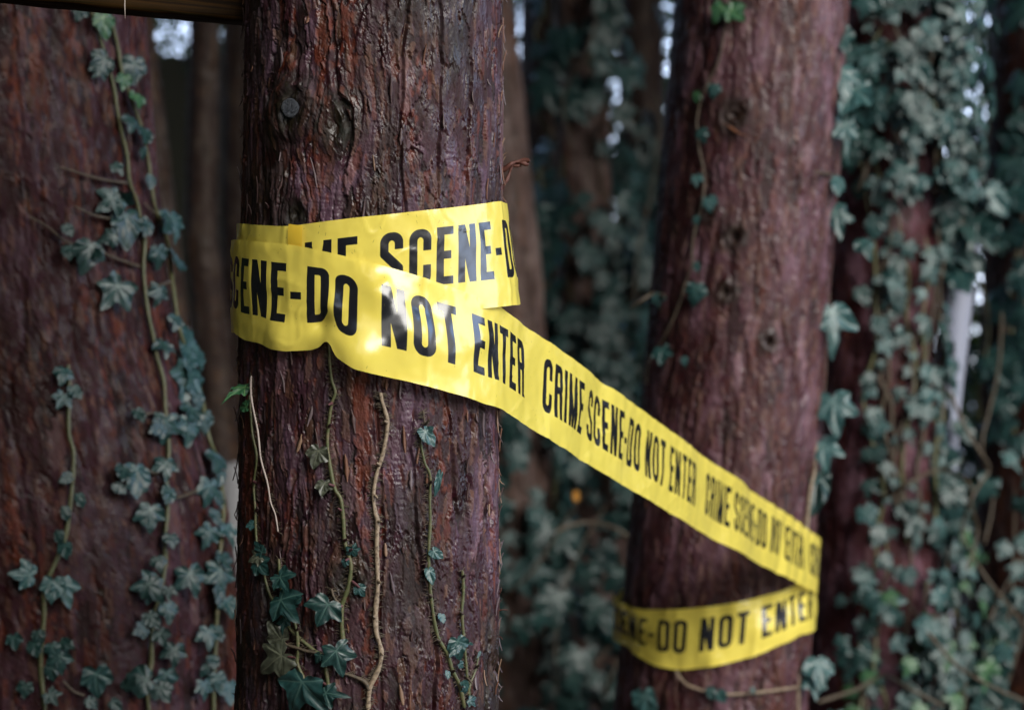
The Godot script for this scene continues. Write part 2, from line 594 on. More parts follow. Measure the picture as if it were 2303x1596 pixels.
# rows: [top point, bottom point, u]; writes a film with `across` strips
func film(rows: Array, across: int, push: Callable) -> ArrayMesh:
	var n := rows.size()
	var P := []
	for i in n:
		var row := []
		var a: Vector3 = rows[i][0]
		var b: Vector3 = rows[i][1]
		var dirn: Vector3 = (rows[mini(i + 1, n - 1)][0] - rows[maxi(i - 1, 0)][0]).normalized()
		var nor := (a - b).normalized().cross(dirn).normalized() * -1.0
		for k in across + 1:
			var t := float(k) / across
			var p := a.lerp(b, t)
			row.append(p + nor * push.call(rows[i][2], t, p, rows[i][3]))
		P.append(row)
	var st := SurfaceTool.new()
	st.begin(Mesh.PRIMITIVE_TRIANGLES)
	st.set_smooth_group(0)
	for i in n - 1:
		for k in across:
			for c in [[i, k], [i + 1, k], [i, k + 1], [i, k + 1], [i + 1, k], [i + 1, k + 1]]:
				st.set_uv(Vector2(rows[c[0]][2], float(c[1]) / across))
				st.add_vertex(P[c[0]][c[1]])
	st.index()
	st.generate_normals()
	return st.commit()

func interp(xs: Array, x: float) -> float:
	if x <= xs[0][0]: return xs[0][1]
	for i in xs.size() - 1:
		if x <= xs[i + 1][0]:
			var f: float = (x - xs[i][0]) / maxf(xs[i + 1][0] - xs[i][0], 1e-6)
			return lerpf(xs[i][1], xs[i + 1][1], f)
	return xs[-1][1]

func edge_of(t: Dictionary, pts: Array, off: float) -> Array:
	var out := []
	for p in pts:
		var h := hit(t, p[0], p[1], off)
		out.append([h[0], h[1]])
	return out

func curve(xs: Array, x: float, width: float) -> float:
	var s := 0.0
	for k in 7: s += interp(xs, x + (k - 3) / 3.0 * width)
	return s / 7.0

func make_tape() -> void:
	var t1: Dictionary = trees.main
	var t2: Dictionary = trees.second
	var root := thing("barrier_tape", "yellow tape lettered CRIME SCENE-DO NOT ENTER, wound round two trunks", "barrier tape", at_trunk(t1, 0.0, 0.95, 0.0))
	var m := StandardMaterial3D.new()
	m.albedo_texture = tape_texture()
	m.transparency = BaseMaterial3D.TRANSPARENCY_ALPHA
	m.roughness = 0.20
	m.metallic_specular = 0.72
	m.cull_mode = BaseMaterial3D.CULL_DISABLED
	m.backlight_enabled = true
	m.backlight = Color(0.35, 0.35, 0.35)
	M.tape = m
	var topA := edge_of(t1, [[527, 497], [580, 502], [640, 505], [700, 497], [870, 477], [1000, 463], [1118, 447]], 0.003)
	var botA := edge_of(t1, [[527, 722], [640, 742], [760, 728], [870, 714], [1000, 700], [1118, 686]], 0.003)
	var topB := edge_of(t1, [[527, 534], [660, 547], [760, 570], [870, 598], [1000, 640], [1080, 672], [1120, 690]], 0.005)
	var botB := edge_of(t1, [[524, 746], [545, 764], [580, 771], [610, 785], [640, 790], [695, 787], [716, 781], [731, 766], [742, 771], [756, 803], [795, 832], [830, 842], [900, 857], [1000, 886], [1080, 910], [1120, 922]], 0.005)
	# the two trunks' common tangent, on their right side
	var a1 := ax(t1, 0.86)
	var a2 := ax(t2, 0.64)
	var v := Vector2(a2[0] - a1[0], a2[1] - a1[1])
	var phi := atan2(v.x, v.y) - acos(clampf((a1[2] - a2[2]) / v.length(), -1.0, 1.0))
	phi = wrapf(phi, -PI, PI)
	if phi < 0: phi = wrapf(atan2(v.x, v.y) + acos(clampf((a1[2] - a2[2]) / v.length(), -1.0, 1.0)), -PI, PI)
	var glyph_u := func(i: int) -> float: return glyph_at[i]
	# letters of CRIME SCENE-DO NOT ENTER without spaces: S is the sixth, D the twelfth
	var rows := []
	var mA: float = 1.0 / TAPE_LEN
	var thS: float = hit(t1, 850, 590, 0.004)[0]
	var uA0: float = glyph_u.call(5)
	var step := 0.0016
	var rA: float = a1[2] + 0.003
	var th := -2.0
	while th < 2.15:
		var flare := ss(0.5, 1.6, th)
		var yt := curve(topA, th, 0.08) + (0.0 if th < 1.45 else (th - 1.45) * 0.004)
		var yb := curve(botA, th, 0.08) + (0.0 if th < 1.45 else (th - 1.45) * 0.004)
		if th > 1.2: yb += 0.004 * (th - 1.2)
		rows.append([at_trunk(t1, th, yt, 0.0025 + 0.001 * flare), at_trunk(t1, th, yb, 0.003 + 0.012 * flare), uA0 + (th - thS) * rA * mA * 1.01, 0])
		th += step / rA
	# behind the near trunk, down to the second turn
	var thD: float = hit(t1, 687, 660, 0.005)[0]
	var uB0: float = 1.0 + glyph_u.call(11)
	var slope := 1.045
	var uBs := uB0 + (-2.0 - thD) * rA * mA * slope
	var e: Array = rows[-1]
	var k := 0
	var nback := 60
	var thb := 2.15
	var ytb0 := curve(topB, -2.0, 0.08)
	var ybb0 := curve(botB, -2.0, 0.05)
	for i in range(1, nback):
		var f := float(i) / nback
		var g := lerpf(thb, TAU - 2.0, f)
		rows.append([at_trunk(t1, g, lerpf(e[0].y, ytb0, ss(0, 1, f)), 0.004), at_trunk(t1, g, lerpf(e[1].y, ybb0, ss(0, 1, f)), lerpf(0.015, 0.005, f)), lerpf(e[2], uBs, f), 0])
	th = -2.0
	while th < phi:
		var yt := curve(topB, th, 0.10)
		var yb := curve(botB, th, 0.018)
		var loose := ss(0.15, phi, th)
		rows.append([at_trunk(t1, th, yt, 0.0062), at_trunk(t1, th, yb, 0.0058 + 0.002 * loose + 0.008 * ss(-0.42, 0.05, th) * ss(1.0, 0.55, th)), uB0 + (th - thD) * rA * mA * slope, 1])
		th += step / rA
	# the free stretch between the trunks
	var la: Array = rows[-1]
	var h2 := hit(t2, 1830, 1280, 0.006)
	var zt: float = -(a2[1] + cos(phi) * a2[2])
	var yt2 := CAMY - (1213.0 - CY) / F * zt
	var yb2 := CAMY - (1340.0 - CY) / F * zt
	var pt2 := at_trunk(t2, phi, yt2, 0.006)
	var pb2 := at_trunk(t2, phi, yb2, 0.006)
	var length: float = ((pt2 + pb2) * 0.5 - (la[0] + la[1]) * 0.5).length()
	var nspan := int(length / 0.004)
	for i in range(1, nspan + 1):
		var f := float(i) / nspan
		var sag := Vector3(0, -0.006 * sin(PI * f), 0)
		rows.append([la[0].lerp(pt2, f) + sag * 0.4, la[1].lerp(pb2, f) + sag, la[2] + length * f * mA, 2.0 + f * 0.999])
	# round the back of the second trunk and to the front again
	var topR := edge_of(t2, [[1412, 1366], [1425, 1374], [1450, 1379], [1530, 1378], [1620, 1370], [1700, 1355], [1760, 1338], [1812, 1318]], 0.005)
	var botR := edge_of(t2, [[1412, 1462], [1430, 1480], [1480, 1507], [1530, 1518], [1600, 1510], [1690, 1490], [1760, 1462], [1812, 1436]], 0.005)
	var l2: Array = rows[-1]
	var rR: float = a2[2] + 0.004
	var thr := -1.75
	var thD2: float = hit(t2, 1484, 1440, 0.005)[0]
	var uR0: float = ceil(l2[2]) + 1.0 + glyph_u.call(11)
	var uRs := uR0 + (thr - thD2) * rR * mA
	for i in range(1, 70):
		var f := float(i) / 70
		var g := lerpf(phi, TAU + thr, f)
		rows.append([at_trunk(t2, g, lerpf(yt2, curve(topR, thr, 0.05), f), 0.005 + 0.006 * f), at_trunk(t2, g, lerpf(yb2, curve(botR, thr, 0.05), f), 0.005), lerpf(l2[2], uRs, f), 3])
	th = thr
	while th < 1.62:
		var far := 1.0 - ss(-1.75, -1.1, th)
		rows.append([at_trunk(t2, th, curve(topR, th, 0.08) + 0.006 * far, 0.0035 + 0.010 * far), at_trunk(t2, th, curve(botR, th, 0.06), 0.004 + 0.003 * far), uR0 + (th - thD2) * rR * mA, 4])
		th += 0.003 / rR
	var nz := noise(91, 22.0, FastNoiseLite.TYPE_SIMPLEX_SMOOTH, 3)
	var nz2 := noise(92, 9.0)
	var nz3 := noise(93, 28.0)
	# buckles where the film is drawn over the ivy stem: [x, y, reach, height]
	var bumps := []
	for b in [[724, 724, 26, -0.0060], [742, 690, 20, 0.0030], [805, 800, 60, 0.0085], [850, 660, 34, 0.0050], [905, 745, 55, 0.0055], [620, 765, 45, 0.0045], [560, 620, 60, 0.002], [1000, 790, 55, 0.0036], [770, 640, 40, -0.0022], [1070, 760, 40, 0.0035], [960, 690, 40, -0.0025], [665, 650, 40, 0.0018]]:
		bumps.append([on(t1, b[0], b[1], 0.005), b[2] / F * 1.5, b[3]])
	var ridges := []
	for b in [[722, 716, 812, 842, 12, 0.0070], [735, 712, 862, 634, 10, 0.0062], [862, 650, 950, 705, 10, -0.0036], [700, 740, 735, 712, 8, -0.0020], [760, 735, 830, 745, 8, 0.0018], [640, 560, 655, 780, 6, 0.0010], [560, 545, 566, 760, 6, 0.0010], [905, 640, 900, 850, 7, 0.0016], [1000, 650, 960, 880, 6, 0.0010], [1010, 745, 1075, 770, 9, -0.0012], [640, 690, 720, 716, 12, 0.0012]]:
		ridges.append([on(t1, b[0], b[1], 0.005), on(t1, b[2], b[3], 0.005), b[4] / F * 1.5, b[5]])
	var push := func(u: float, t: float, p: Vector3, zone: float) -> float:
		var h := nz.get_noise_3d(p.x, p.y, p.z) * 0.0013 + 0.0012
		var crease := absf(nz3.get_noise_3d(p.x, p.y, p.z))
		h += 0.00055 * (1.0 - ss(0.0, 0.10, crease)) * ss(-0.1, 0.4, nz2.get_noise_3d(p.z, p.x, p.y))
		h += 0.0011 * nz.get_noise_3d(p.x * 1.6, t * 0.01, p.z * 1.6) * (pow(absf(t - 0.5) * 2.0, 6.0))
		var wave := nz2.get_noise_3d(p.x, p.y, p.z)
		if zone >= 2.0 and zone < 3.0: h += wave * 0.0040 * ss(0.0, 0.12, zone - 2.0) * ss(1.0, 0.9, zone - 2.0)
		if zone > 2.72 and zone < 3.0: h += 0.0011 * sin((zone - 2.72) * 150.0 + t * 3.0) * ss(2.72, 2.82, zone) * ss(1.0, 0.94, zone - 2.0)
		if zone >= 3.0: h += 0.0007 * sin(u * 190.0 + t * 2.0) * ss(0.1, 0.6, absf(nz.get_noise_3d(p.x, p.y * 0.3, p.z)))
		if zone == 4.0: h += nz2.get_noise_3d(p.x * 3.0, p.y * 2.0, p.z) * 0.003
		if zone >= 1.0 and zone < 3.0:
			for b in bumps:
				var d: float = p.distance_to(b[0]) / b[1]
				if d < 3.0: h += b[2] * exp(-d * d)
			for b in ridges:
				var ab: Vector3 = b[1] - b[0]
				var q := clampf((p - b[0]).dot(ab) / ab.length_squared(), 0.0, 1.0)
				var d: float = (p - b[0] - ab * q).length() / b[2]
				if d < 3.0: h += b[3] * exp(-d * 1.3) * (0.3 + 0.7 * sin(PI * clampf(q, 0.08, 0.92)))
		# old folds across the film
		var fu := absf(fposmod(u + 0.11, 0.39) - 0.195)
		h += 0.0007 * exp(-fu * fu * 30000.0)
		return h
	for r in rows:
		r[0] -= root.position
		r[1] -= root.position
	var base := root.position
	var push2 := func(u: float, t: float, p: Vector3, zone: float) -> float: return push.call(u, t, p + base, zone)
	part("tape_strip", film(rows, 48, push2), m, root)
	# the turned-over end of the first turn
	var tab := []
	for i in 14:
		var f := float(i) / 13
		var hx := lerpf(641, 673, f)
		tab.append([on(t1, hx, lerpf(499, 503, f), 0.0056) - base, on(t1, hx, lerpf(556, 560, f), 0.0050) - base, 0.985 + 0.02 * f, 0])
	var doubled: StandardMaterial3D = m.duplicate()
	doubled.albedo_color = Color(1.0, 0.92, 0.70)
	var fe := part("folded_end", film(tab, 10, func(_u, _t, _p, _z): return 0.0008 * sin(_t * 3.0)), doubled, root)
	tag(fe, "turned-over doubled end of the tape, deeper yellow")

# ---------------------------------------------------------------- scatter
func spray_mesh() -> ArrayMesh:
	var st := SurfaceTool.new()
	st.begin(Mesh.PRIMITIVE_TRIANGLES)
	rng.seed = 5
	for i in 9:
		var p := Vector3(rng.randf_range(-1, 1), rng.randf_range(-1, 1), rng.randf_range(-1, 1)) * 0.9
		var d := Vector3(rng.randf_range(-1, 1), rng.randf_range(-1, 0.3), rng.randf_range(-1, 1)).normalized()
		var s := d.cross(Vector3(rng.randf_range(-1, 1), rng.randf_range(-1, 1), 1).normalized()).normalized()
		var a := p + d * 0.35 + s * 0.22
		var b := p + d * 0.35 - s * 0.22
		var c := p + d * 0.8
		for v in [p, a, b, a, c, b]: st.add_vertex(v)
	st.generate_normals()
	return st.commit()

func multi(called: String, mesh: Mesh, m: Material, where: Array, parent: Node) -> MultiMeshInstance3D:
	var mm := MultiMesh.new()
	mm.transform_format = MultiMesh.TRANSFORM_3D
	mm.mesh = mesh
	mm.instance_count = where.size()
	for i in where.size(): mm.set_instance_transform(i, where[i])
	var o := MultiMeshInstance3D.new()
	o.name = numbered(called, parent)
	o.multimesh = mm
	o.material_override = m
	parent.add_child(o, true)
	o.set_meta("kind", "stuff")
	return o

func random_basis(s: float) -> Basis:
	return Basis.from_euler(Vector3(rng.randf() * TAU, rng.randf() * TAU, rng.randf() * TAU)).scaled(Vector3.ONE * s)

func crown(parent: Node3D, centre: Vector3, size: Vector3, count: int) -> void:
	var where := []
	for i in count:
		var d := Vector3(rng.randfn(), rng.randfn(), rng.randfn()) * 0.5
		where.append(Transform3D(random_basis(rng.randf_range(0.16, 0.28)), centre + d * size - parent.position))
	multi("crown", M.spray, M.far_leaf, where, parent)

func make_tree(key: String, label: String, t: Dictionary, y0: float, y1: float, step: float, coarse: float, pal: Dictionary, m: Material, crown_n := 900) -> Node3D:
	trees[key] = t
	var o := thing("tree", label, "tree", Vector3(t.keys[0][1], 0.0, t.keys[0][2]))
	var mi := part("trunk", trunk_mesh(t, y0, y1, step, coarse, pal), m, o)
	mi.position = -o.position
	if crown_n > 0:
		var e: Array = t.keys[-1]
		# limbs carry the crown above the frame
		for i in 4:
			var a := rng.randf() * TAU
			var y: float = e[0] - 0.25 - 0.35 * i
			var c := ax(t, y)
			var p := Vector3(c[0], y, c[1])
			var tip := p + Vector3(cos(a) * 0.9, 0.75, sin(a) * 0.9)
			part("limb", tube_mesh([p - o.position, p.lerp(tip, 0.5) + Vector3(0, 0.08, 0) - o.position, tip - o.position], c[2] * 0.4, 0.008, 6, 0.2, i), M.twig, o)
		crown(o, Vector3(e[1], e[0] + 0.5, e[2]), Vector3(1.7, 0.8, 1.7), crown_n)
	return o

# ivy spread over a trunk by chance: stems climb, leaves stand along them
func climbing_ivy(key: String, label: String, seedv: int, y0: float, y1: float, a0: float, a1: float, stems: int, leaves: int, size: float, out := 0.02, tints := [0, 0, 1, 1, 2]) -> void:
	rng.seed = seedv
	var t: Dictionary = trees[key]
	var o := thing("ivy_vine", label, "ivy", at_trunk(t, (a0 + a1) * 0.5, y0, 0.0), "ivy climbing the tree trunks")
	var per := ceili(float(leaves) / stems)
	var made := 0
	for s in stems:
		var th := lerpf(a0, a1, (s + rng.randf()) / stems)
		var ya := y0 + (0.0 if rng.randf() < 0.6 else rng.randf() * (y1 - y0) * 0.5)
		var yb := y1 - rng.randf() * (y1 - y0) * 0.35
		var pts := []
		var n := 9
		var w := th
		for i in n:
			w += rng.randf_range(-0.18, 0.18)
			pts.append(at_trunk(t, w, lerpf(ya, yb, float(i) / (n - 1)), 0.006 + rng.randf() * out * 0.5))
		stem_mesh(o, pts, 0.004, 0.0018, M.stem_brown if s % 3 else M.stem_green)
		var line := smooth_line(pts, 8)
		for l in per:
			if made >= leaves: break
			var b: Vector3 = line[rng.randi() % line.size()]
			var c := ax(t, b.y)
			var rad := (b - Vector3(c[0], b.y, c[1])).normalized()
			var side := Vector3(rad.z, 0, -rad.x)
			b += rad * rng.randf() * out + side * rng.randf_range(-0.03, 0.03) + Vector3(0, rng.randf_range(-0.02, 0.02), 0)
			var dirn := (Vector3(0, -1.0, 0) + side * rng.randf_range(-1.1, 1.1) + rad * rng.randf_range(0.0, 0.5)).normalized()
			var L := size * rng.randf_range(0.55, 1.25)
			leaf(o, b, b + dirn * L, (rad + Vector3(rng.randf_range(-0.35, 0.35), rng.randf_range(0.0, 0.8), rng.randf_range(-0.2, 0.5))).normalized(), [0, 0, 1, 2, 3][rng.randi() % 5], tints[rng.randi() % tints.size()])
			made += 1

# a loose tangle of leaves round given points
func ivy_tangle(label: String, seedv: int, paths: Array, leaves: int, size: float, spread: float, tints: Array, r := 0.004, stem_m: Material = null) -> void:
	rng.seed = seedv
	var o := thing("ivy_tangle", label, "ivy", paths[0][0])
	var per := ceili(float(leaves) / paths.size())
	for pth in paths:
		stem_mesh(o, pth, r, r * 0.5, stem_m if stem_m else M.stem_brown)
		var line := smooth_line(pth, 8)
		for l in per:
			var b: Vector3 = line[rng.randi() % line.size()] + Vector3(rng.randfn() * spread, rng.randfn() * spread, rng.randfn() * spread * 0.7)
			if b.y < 0.02: b.y = 0.02 + rng.randf() * 0.08
			var dirn := Vector3(rng.randf_range(-1, 1), -0.9, rng.randf_range(-0.3, 0.7)).normalized()
			leaf(o, b, b + dirn * size * rng.randf_range(0.55, 1.25), Vector3(rng.randf_range(-0.6, 0.6), rng.randf_range(0.1, 0.9), 0.8).normalized(), [0, 0, 1, 2, 3][rng.randi() % 5], tints[rng.randi() % tints.size()])

func _ready() -> void:
	# ------------------------------------------------------------ camera, sky, sun, exposure
	var cam := Camera3D.new()
	cam.name = "camera"
	cam.position = Vector3(0, CAMY, 0)
	cam.fov = rad_to_deg(2.0 * atan(CY / F))
	cam.near = 0.05
	cam.far = 300.0
	var lens := CameraAttributesPhysical.new()
	lens.frustum_focal_length = 70.0
	lens.exposure_aperture = 6.4
	lens.frustum_focus_distance = 1.53
	cam.attributes = lens
	add_child(cam)
	cam.current = true

	var env := Environment.new()
	env.background_mode = Environment.BG_SKY
	var sky := Sky.new()
	var sm := ProceduralSkyMaterial.new()
	sm.sky_top_color = Color(0.62, 0.77, 0.99)
	sm.sky_horizon_color = Color(0.84, 0.88, 0.95)
	sm.sky_curve = 0.2
	sm.ground_bottom_color = Color(0.10, 0.085, 0.07)
	sm.ground_horizon_color = Color(0.30, 0.29, 0.28)
	sm.sky_energy_multiplier = 1.0
	sky.sky_material = sm
	env.sky = sky
	env.tonemap_mode = Environment.TONE_MAPPER_LINEAR
	env.tonemap_exposure = 5.2
	env.sdfgi_enabled = true
	env.ssao_enabled = true
	env.ssil_enabled = true
	var we := WorldEnvironment.new()
	we.name = "world_environment"
	we.environment = env
	add_child(we)

	var sun := DirectionalLight3D.new()
	sun.name = "sun"
	sun.light_color = Color(1.0, 0.985, 0.96)
	sun.light_energy = 0.28
	sun.light_angular_distance = 42.0
	sun.shadow_enabled = true
	add_child(sun)
	sun.look_at_from_position(Vector3(3.2, 3.4, 2.2), Vector3(0, 0.8, -2.0))

	# ------------------------------------------------------------ materials
	var fine := NoiseTexture2D.new()
	fine.width = 1024
	fine.height = 1024
	fine.seamless = true
	fine.noise = noise(8, 0.035, FastNoiseLite.TYPE_SIMPLEX_SMOOTH, 5)
	var damp := NoiseTexture2D.new()
	damp.width = 512
	damp.height = 512
	damp.seamless = true
	damp.noise = noise(18, 0.012, FastNoiseLite.TYPE_SIMPLEX_SMOOTH, 4)
	var ramp := Gradient.new()
	ramp.colors = PackedColorArray([Color(0.38, 0.38, 0.38), Color(0.92, 0.92, 0.92)])
	ramp.offsets = PackedFloat32Array([0.3, 0.7])
	damp.color_ramp = ramp
	var bm := StandardMaterial3D.new()
	bm.vertex_color_use_as_albedo = true
	bm.roughness = 0.85
	bm.roughness_texture = damp
	bm.metallic_specular = 0.46
	bm.heightmap_enabled = true
	bm.heightmap_texture = fine
	bm.heightmap_scale = 0.045
	bm.uv1_scale = Vector3(9, 5, 1)
	M.bark = bm
	var dry: StandardMaterial3D = bm.duplicate()
	dry.metallic_specular = 0.30
	M.stem_green = mat(Color(0.085, 0.10, 0.035), 0.5)
	M.stem_brown = mat(Color(0.17, 0.12, 0.075), 0.65)
	M.stem_cream = mat(Color(0.40, 0.32, 0.22), 0.6)
	M.stem_white = mat(Color(0.36, 0.30, 0.27), 0.6)
	M.stem_purple = mat(Color(0.10, 0.04, 0.045), 0.5)
	M.twig = mat(Color(0.10, 0.07, 0.055), 0.8)
	for k in ["stem_green", "stem_brown", "stem_cream"]:
		M[k].uv1_triplanar = true
		M[k].uv1_scale = Vector3.ONE * 30.0
	for k in [["stem_green", Color(0.070, 0.082, 0.030), Color(0.14, 0.11, 0.060)], ["stem_cream", Color(0.29, 0.22, 0.15), Color(0.10, 0.07, 0.045)], ["stem_brown", Color(0.085, 0.062, 0.040), Color(0.035, 0.030, 0.020)]]:
		var tx := NoiseTexture2D.new()
		tx.width = 256
		tx.height = 256
		tx.seamless = true
		tx.noise = noise(28, 0.03, FastNoiseLite.TYPE_SIMPLEX_SMOOTH, 4)
		var g := Gradient.new()
		g.colors = PackedColorArray([k[1].linear_to_srgb(), k[2].linear_to_srgb()])
		g.offsets = PackedFloat32Array([0.45, 0.8])
		tx.color_ramp = g
		M[k[0]].albedo_color = Color.WHITE
		M[k[0]].albedo_texture = tx
	M.fence = mat(Color(0.055, 0.055, 0.038), 0.85)
	M.far_leaf = mat(Color(0.035, 0.055, 0.025), 0.6)
	M.far_leaf.backlight_enabled = true
	M.far_leaf.backlight = Color(0.25, 0.30, 0.08)
	M.spray = spray_mesh()
	setup_leaves()

	# ------------------------------------------------------------ ground
	rng.seed = 11
	var gn := noise(40, 0.6, FastNoiseLite.TYPE_SIMPLEX_SMOOTH, 4)
	var gst := SurfaceTool.new()
	gst.begin(Mesh.PRIMITIVE_TRIANGLES)
	gst.set_smooth_group(0)
	var gs := []
	for i in 121:
		var f := (i - 60) / 60.0
		gs.append(f * 6.0 + pow(absf(f), 5.0) * signf(f) * 90.0)
	var gy := func(x: float, z: float) -> float: return gn.get_noise_2d(x, z) * 0.06 + 0.10 * ss(-3.5, -7.0, z)
	for i in 120:
		for j in 120:
			for c in [[0, 0], [1, 0], [0, 1], [1, 0], [1, 1], [0, 1]]:
				var x: float = gs[i + c[0]]
				var z: float = gs[j + c[1]] - 3.0
				gst.set_uv(Vector2(x, z))
				gst.add_vertex(Vector3(x, gy.call(x, z), z))
	gst.index()
	gst.generate_normals()
	var soil := StandardMaterial3D.new()
	var stx := NoiseTexture2D.new()
	stx.width = 1024
	stx.height = 1024
	stx.seamless = true
	stx.noise = noise(41, 0.02, FastNoiseLite.TYPE_SIMPLEX_SMOOTH, 6)
	var sg := Gradient.new()
	sg.colors = PackedColorArray([Color(0.022, 0.014, 0.010).linear_to_srgb(), Color(0.06, 0.036, 0.026).linear_to_srgb(), Color(0.12, 0.075, 0.05).linear_to_srgb()])
	sg.offsets = PackedFloat32Array([0.3, 0.55, 0.8])
	stx.color_ramp = sg
	soil.albedo_texture = stx
	soil.roughness = 0.85
	soil.heightmap_enabled = true
	soil.heightmap_texture = stx
	soil.heightmap_scale = 2.0
	var gm := MeshInstance3D.new()
	gm.name = "ground"
	gm.mesh = gst.commit()
	gm.material_override = soil
	add_child(gm)
	tag(gm, "brown woodland soil under the trees", "ground", "", "structure")
	var lit := []
	for i in 5000:
		var x := rng.randf_range(-3.5, 3.5)
		var z := rng.randf_range(-9.0, -2.2)
		lit.append(Transform3D(random_basis(rng.randf_range(0.02, 0.045)), Vector3(x, gy.call(x, z) + 0.012, z)))
	var lm := mat(Color(0.10, 0.05, 0.028), 0.7)
	var ll := multi("leaf_litter", leaf_meshes[18], lm, lit, self)
	tag(ll, "fallen brown leaves strewn over the woodland soil", "leaf litter", "", "stuff")

	# ------------------------------------------------------------ trees
	var pal := {
		"red": Color(0.0270, 0.0077, 0.0087), "purple": Color(0.0441, 0.0163, 0.0225), "grey": Color(0.100, 0.054, 0.080), "dark": Color(0.012, 0.008, 0.008),
		"tan": Color(0.1980, 0.0989, 0.0598), "rust": Color(0.1125, 0.0258, 0.0129), "pale": Color(0.2070, 0.1118, 0.1196), "moss": Color(0.013, 0.011, 0.008),
	}
	var pal2 := {
		"red": Color(0.042, 0.0115, 0.0122), "purple": Color(0.074, 0.0275, 0.0345), "grey": Color(0.160, 0.084, 0.110), "dark": Color(0.018, 0.009, 0.009),
		"tan": Color(0.22, 0.12, 0.085), "rust": Color(0.085, 0.026, 0.017), "pale": Color(0.28, 0.165, 0.180), "moss": Color(0.024, 0.016, 0.012),
	}
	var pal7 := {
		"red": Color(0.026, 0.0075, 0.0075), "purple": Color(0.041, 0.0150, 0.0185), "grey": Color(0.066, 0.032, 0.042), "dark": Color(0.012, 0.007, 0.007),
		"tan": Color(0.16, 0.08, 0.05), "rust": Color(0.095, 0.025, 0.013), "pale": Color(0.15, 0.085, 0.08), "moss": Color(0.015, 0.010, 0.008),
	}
	var pal5 := {
		"red": Color(0.050, 0.017, 0.010), "purple": Color(0.050, 0.022, 0.018), "grey": Color(0.07, 0.04, 0.035), "dark": Color(0.018, 0.01, 0.008),
		"tan": Color(0.14, 0.08, 0.04), "rust": Color(0.12, 0.038, 0.015), "pale": Color(0.12, 0.08, 0.06), "moss": Color(0.02, 0.018, 0.01),
	}
	var pal3 := {
		"red": Color(0.040, 0.024, 0.019), "purple": Color(0.065, 0.043, 0.035), "grey": Color(0.10, 0.074, 0.060), "dark": Color(0.03, 0.022, 0.018),
		"tan": Color(0.2, 0.14, 0.1), "rust": Color(0.12, 0.06, 0.03), "pale": Color(0.22, 0.17, 0.14), "moss": Color(0.04, 0.045, 0.025),
	}
	var pal6 := {
		"red": Color(0.084, 0.052, 0.043), "purple": Color(0.133, 0.087, 0.077), "grey": Color(0.189, 0.140, 0.126), "dark": Color(0.035, 0.025, 0.021),
		"tan": Color(0.210, 0.140, 0.105), "rust": Color(0.140, 0.063, 0.035), "pale": Color(0.252, 0.189, 0.161), "moss": Color(0.042, 0.038, 0.025),
	}
	var t1 := {"seed": 100, "stain": 0.6, "keys": [[-0.05, -0.128, -1.6, 0.150], [0.15, -0.120, -1.6, 0.112], [0.60, -0.1125, -1.6, 0.1008], [1.20, -0.1065, -1.6, 0.0992], [3.2, -0.09, -1.62, 0.085]]}
	var kn := []
	for k in [[652, 238, 0.0155, 0.0085, 0.0060, 1.3], [742, 268, 0.015, 0.003, 0.005, 0.5], [655, 478, 0.010, 0.001, 0.006, 1.0], [780, 1312, 0.011, 0.002, 0.009, 1.0]]:
		var h := hit(t1, k[0], k[1])
		kn.append([h[0], h[1], k[2], k[3], k[4], k[5]])
	t1["knots"] = kn
	var tree1 := make_tree("main", "reddish brown tree trunk with a sawn branch stub, nearest to the viewer, wrapped in tape", t1, 0.61, 1.19, 0.00078, 0.012, pal, bm, 900)

	var t2 := {"seed": 230, "deep": 1.1, "rough": 1.1, "facing": -0.1, "front": 1.75, "keys": [[-0.05, 0.20, -2.65, 0.17], [0.2, 0.235, -2.65, 0.130], [0.45, 0.2545, -2.65, 0.1232], [0.62, 0.265, -2.65, 0.1200], [0.90, 0.286, -2.65, 0.1145], [1.35, 0.3205, -2.65, 0.1110], [3.6, 0.47, -2.67, 0.085]]}
	kn = []
	for k in [[1660, 250, 0.018, 0.006, 0.008, 1.4], [1660, 528, 0.013, 0.006, 0.013, 0.5], [1640, 655, 0.011, 0.005, 0.013, 0.6], [1738, 768, 0.010, 0.004, 0.013, 0.2], [1600, 470, 0.012, 0.004, 0.006, 0.8]]:
		var h := hit(t2, k[0], k[1])
		kn.append([h[0], h[1], k[2], k[3], k[4], k[5]])
	t2["knots"] = kn
	make_tree("second", "leaning reddish trunk right of the near one, holding the far end of the tape", t2, 0.44, 1.36, 0.0021, 0.015, pal2, bm, 900)

	var t3 := {"seed": 377, "stain": 0.4, "deep": 1.2, "facing": 0.4, "front": 1.6, "scale": 1.25, "keys": [[-0.05, -0.50, -2.2, 0.33], [0.25, -0.50, -2.2, 0.245], [0.53, -0.500, -2.2, 0.212], [0.67, -0.501, -2.2, 0.207], [0.74, -0.507, -2.2, 0.202], [0.83, -0.518, -2.2, 0.190], [0.90, -0.530, -2.2, 0.180], [0.99, -0.540, -2.2, 0.170], [1.27, -0.556, -2.2, 0.162], [3.6, -0.60, -2.2, 0.12]]}
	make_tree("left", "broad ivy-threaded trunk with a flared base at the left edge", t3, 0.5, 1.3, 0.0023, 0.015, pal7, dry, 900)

	var t4 := {"seed": 410, "deep": 1.3, "keys": [[-0.05, 0.60, -3.4, 0.19], [0.3, 0.592, -3.4, 0.115], [0.9, 0.602, -3.4, 0.093], [1.5, 0.625, -3.4, 0.088], [3.8, 0.74, -3.4, 0.09]]}
	make_tree("ivied", "ivy-covered reddish trunk behind the leaning one, right half of the picture", t4, 0.3, 1.5, 0.0045, 0.03, pal2, dry, 900)
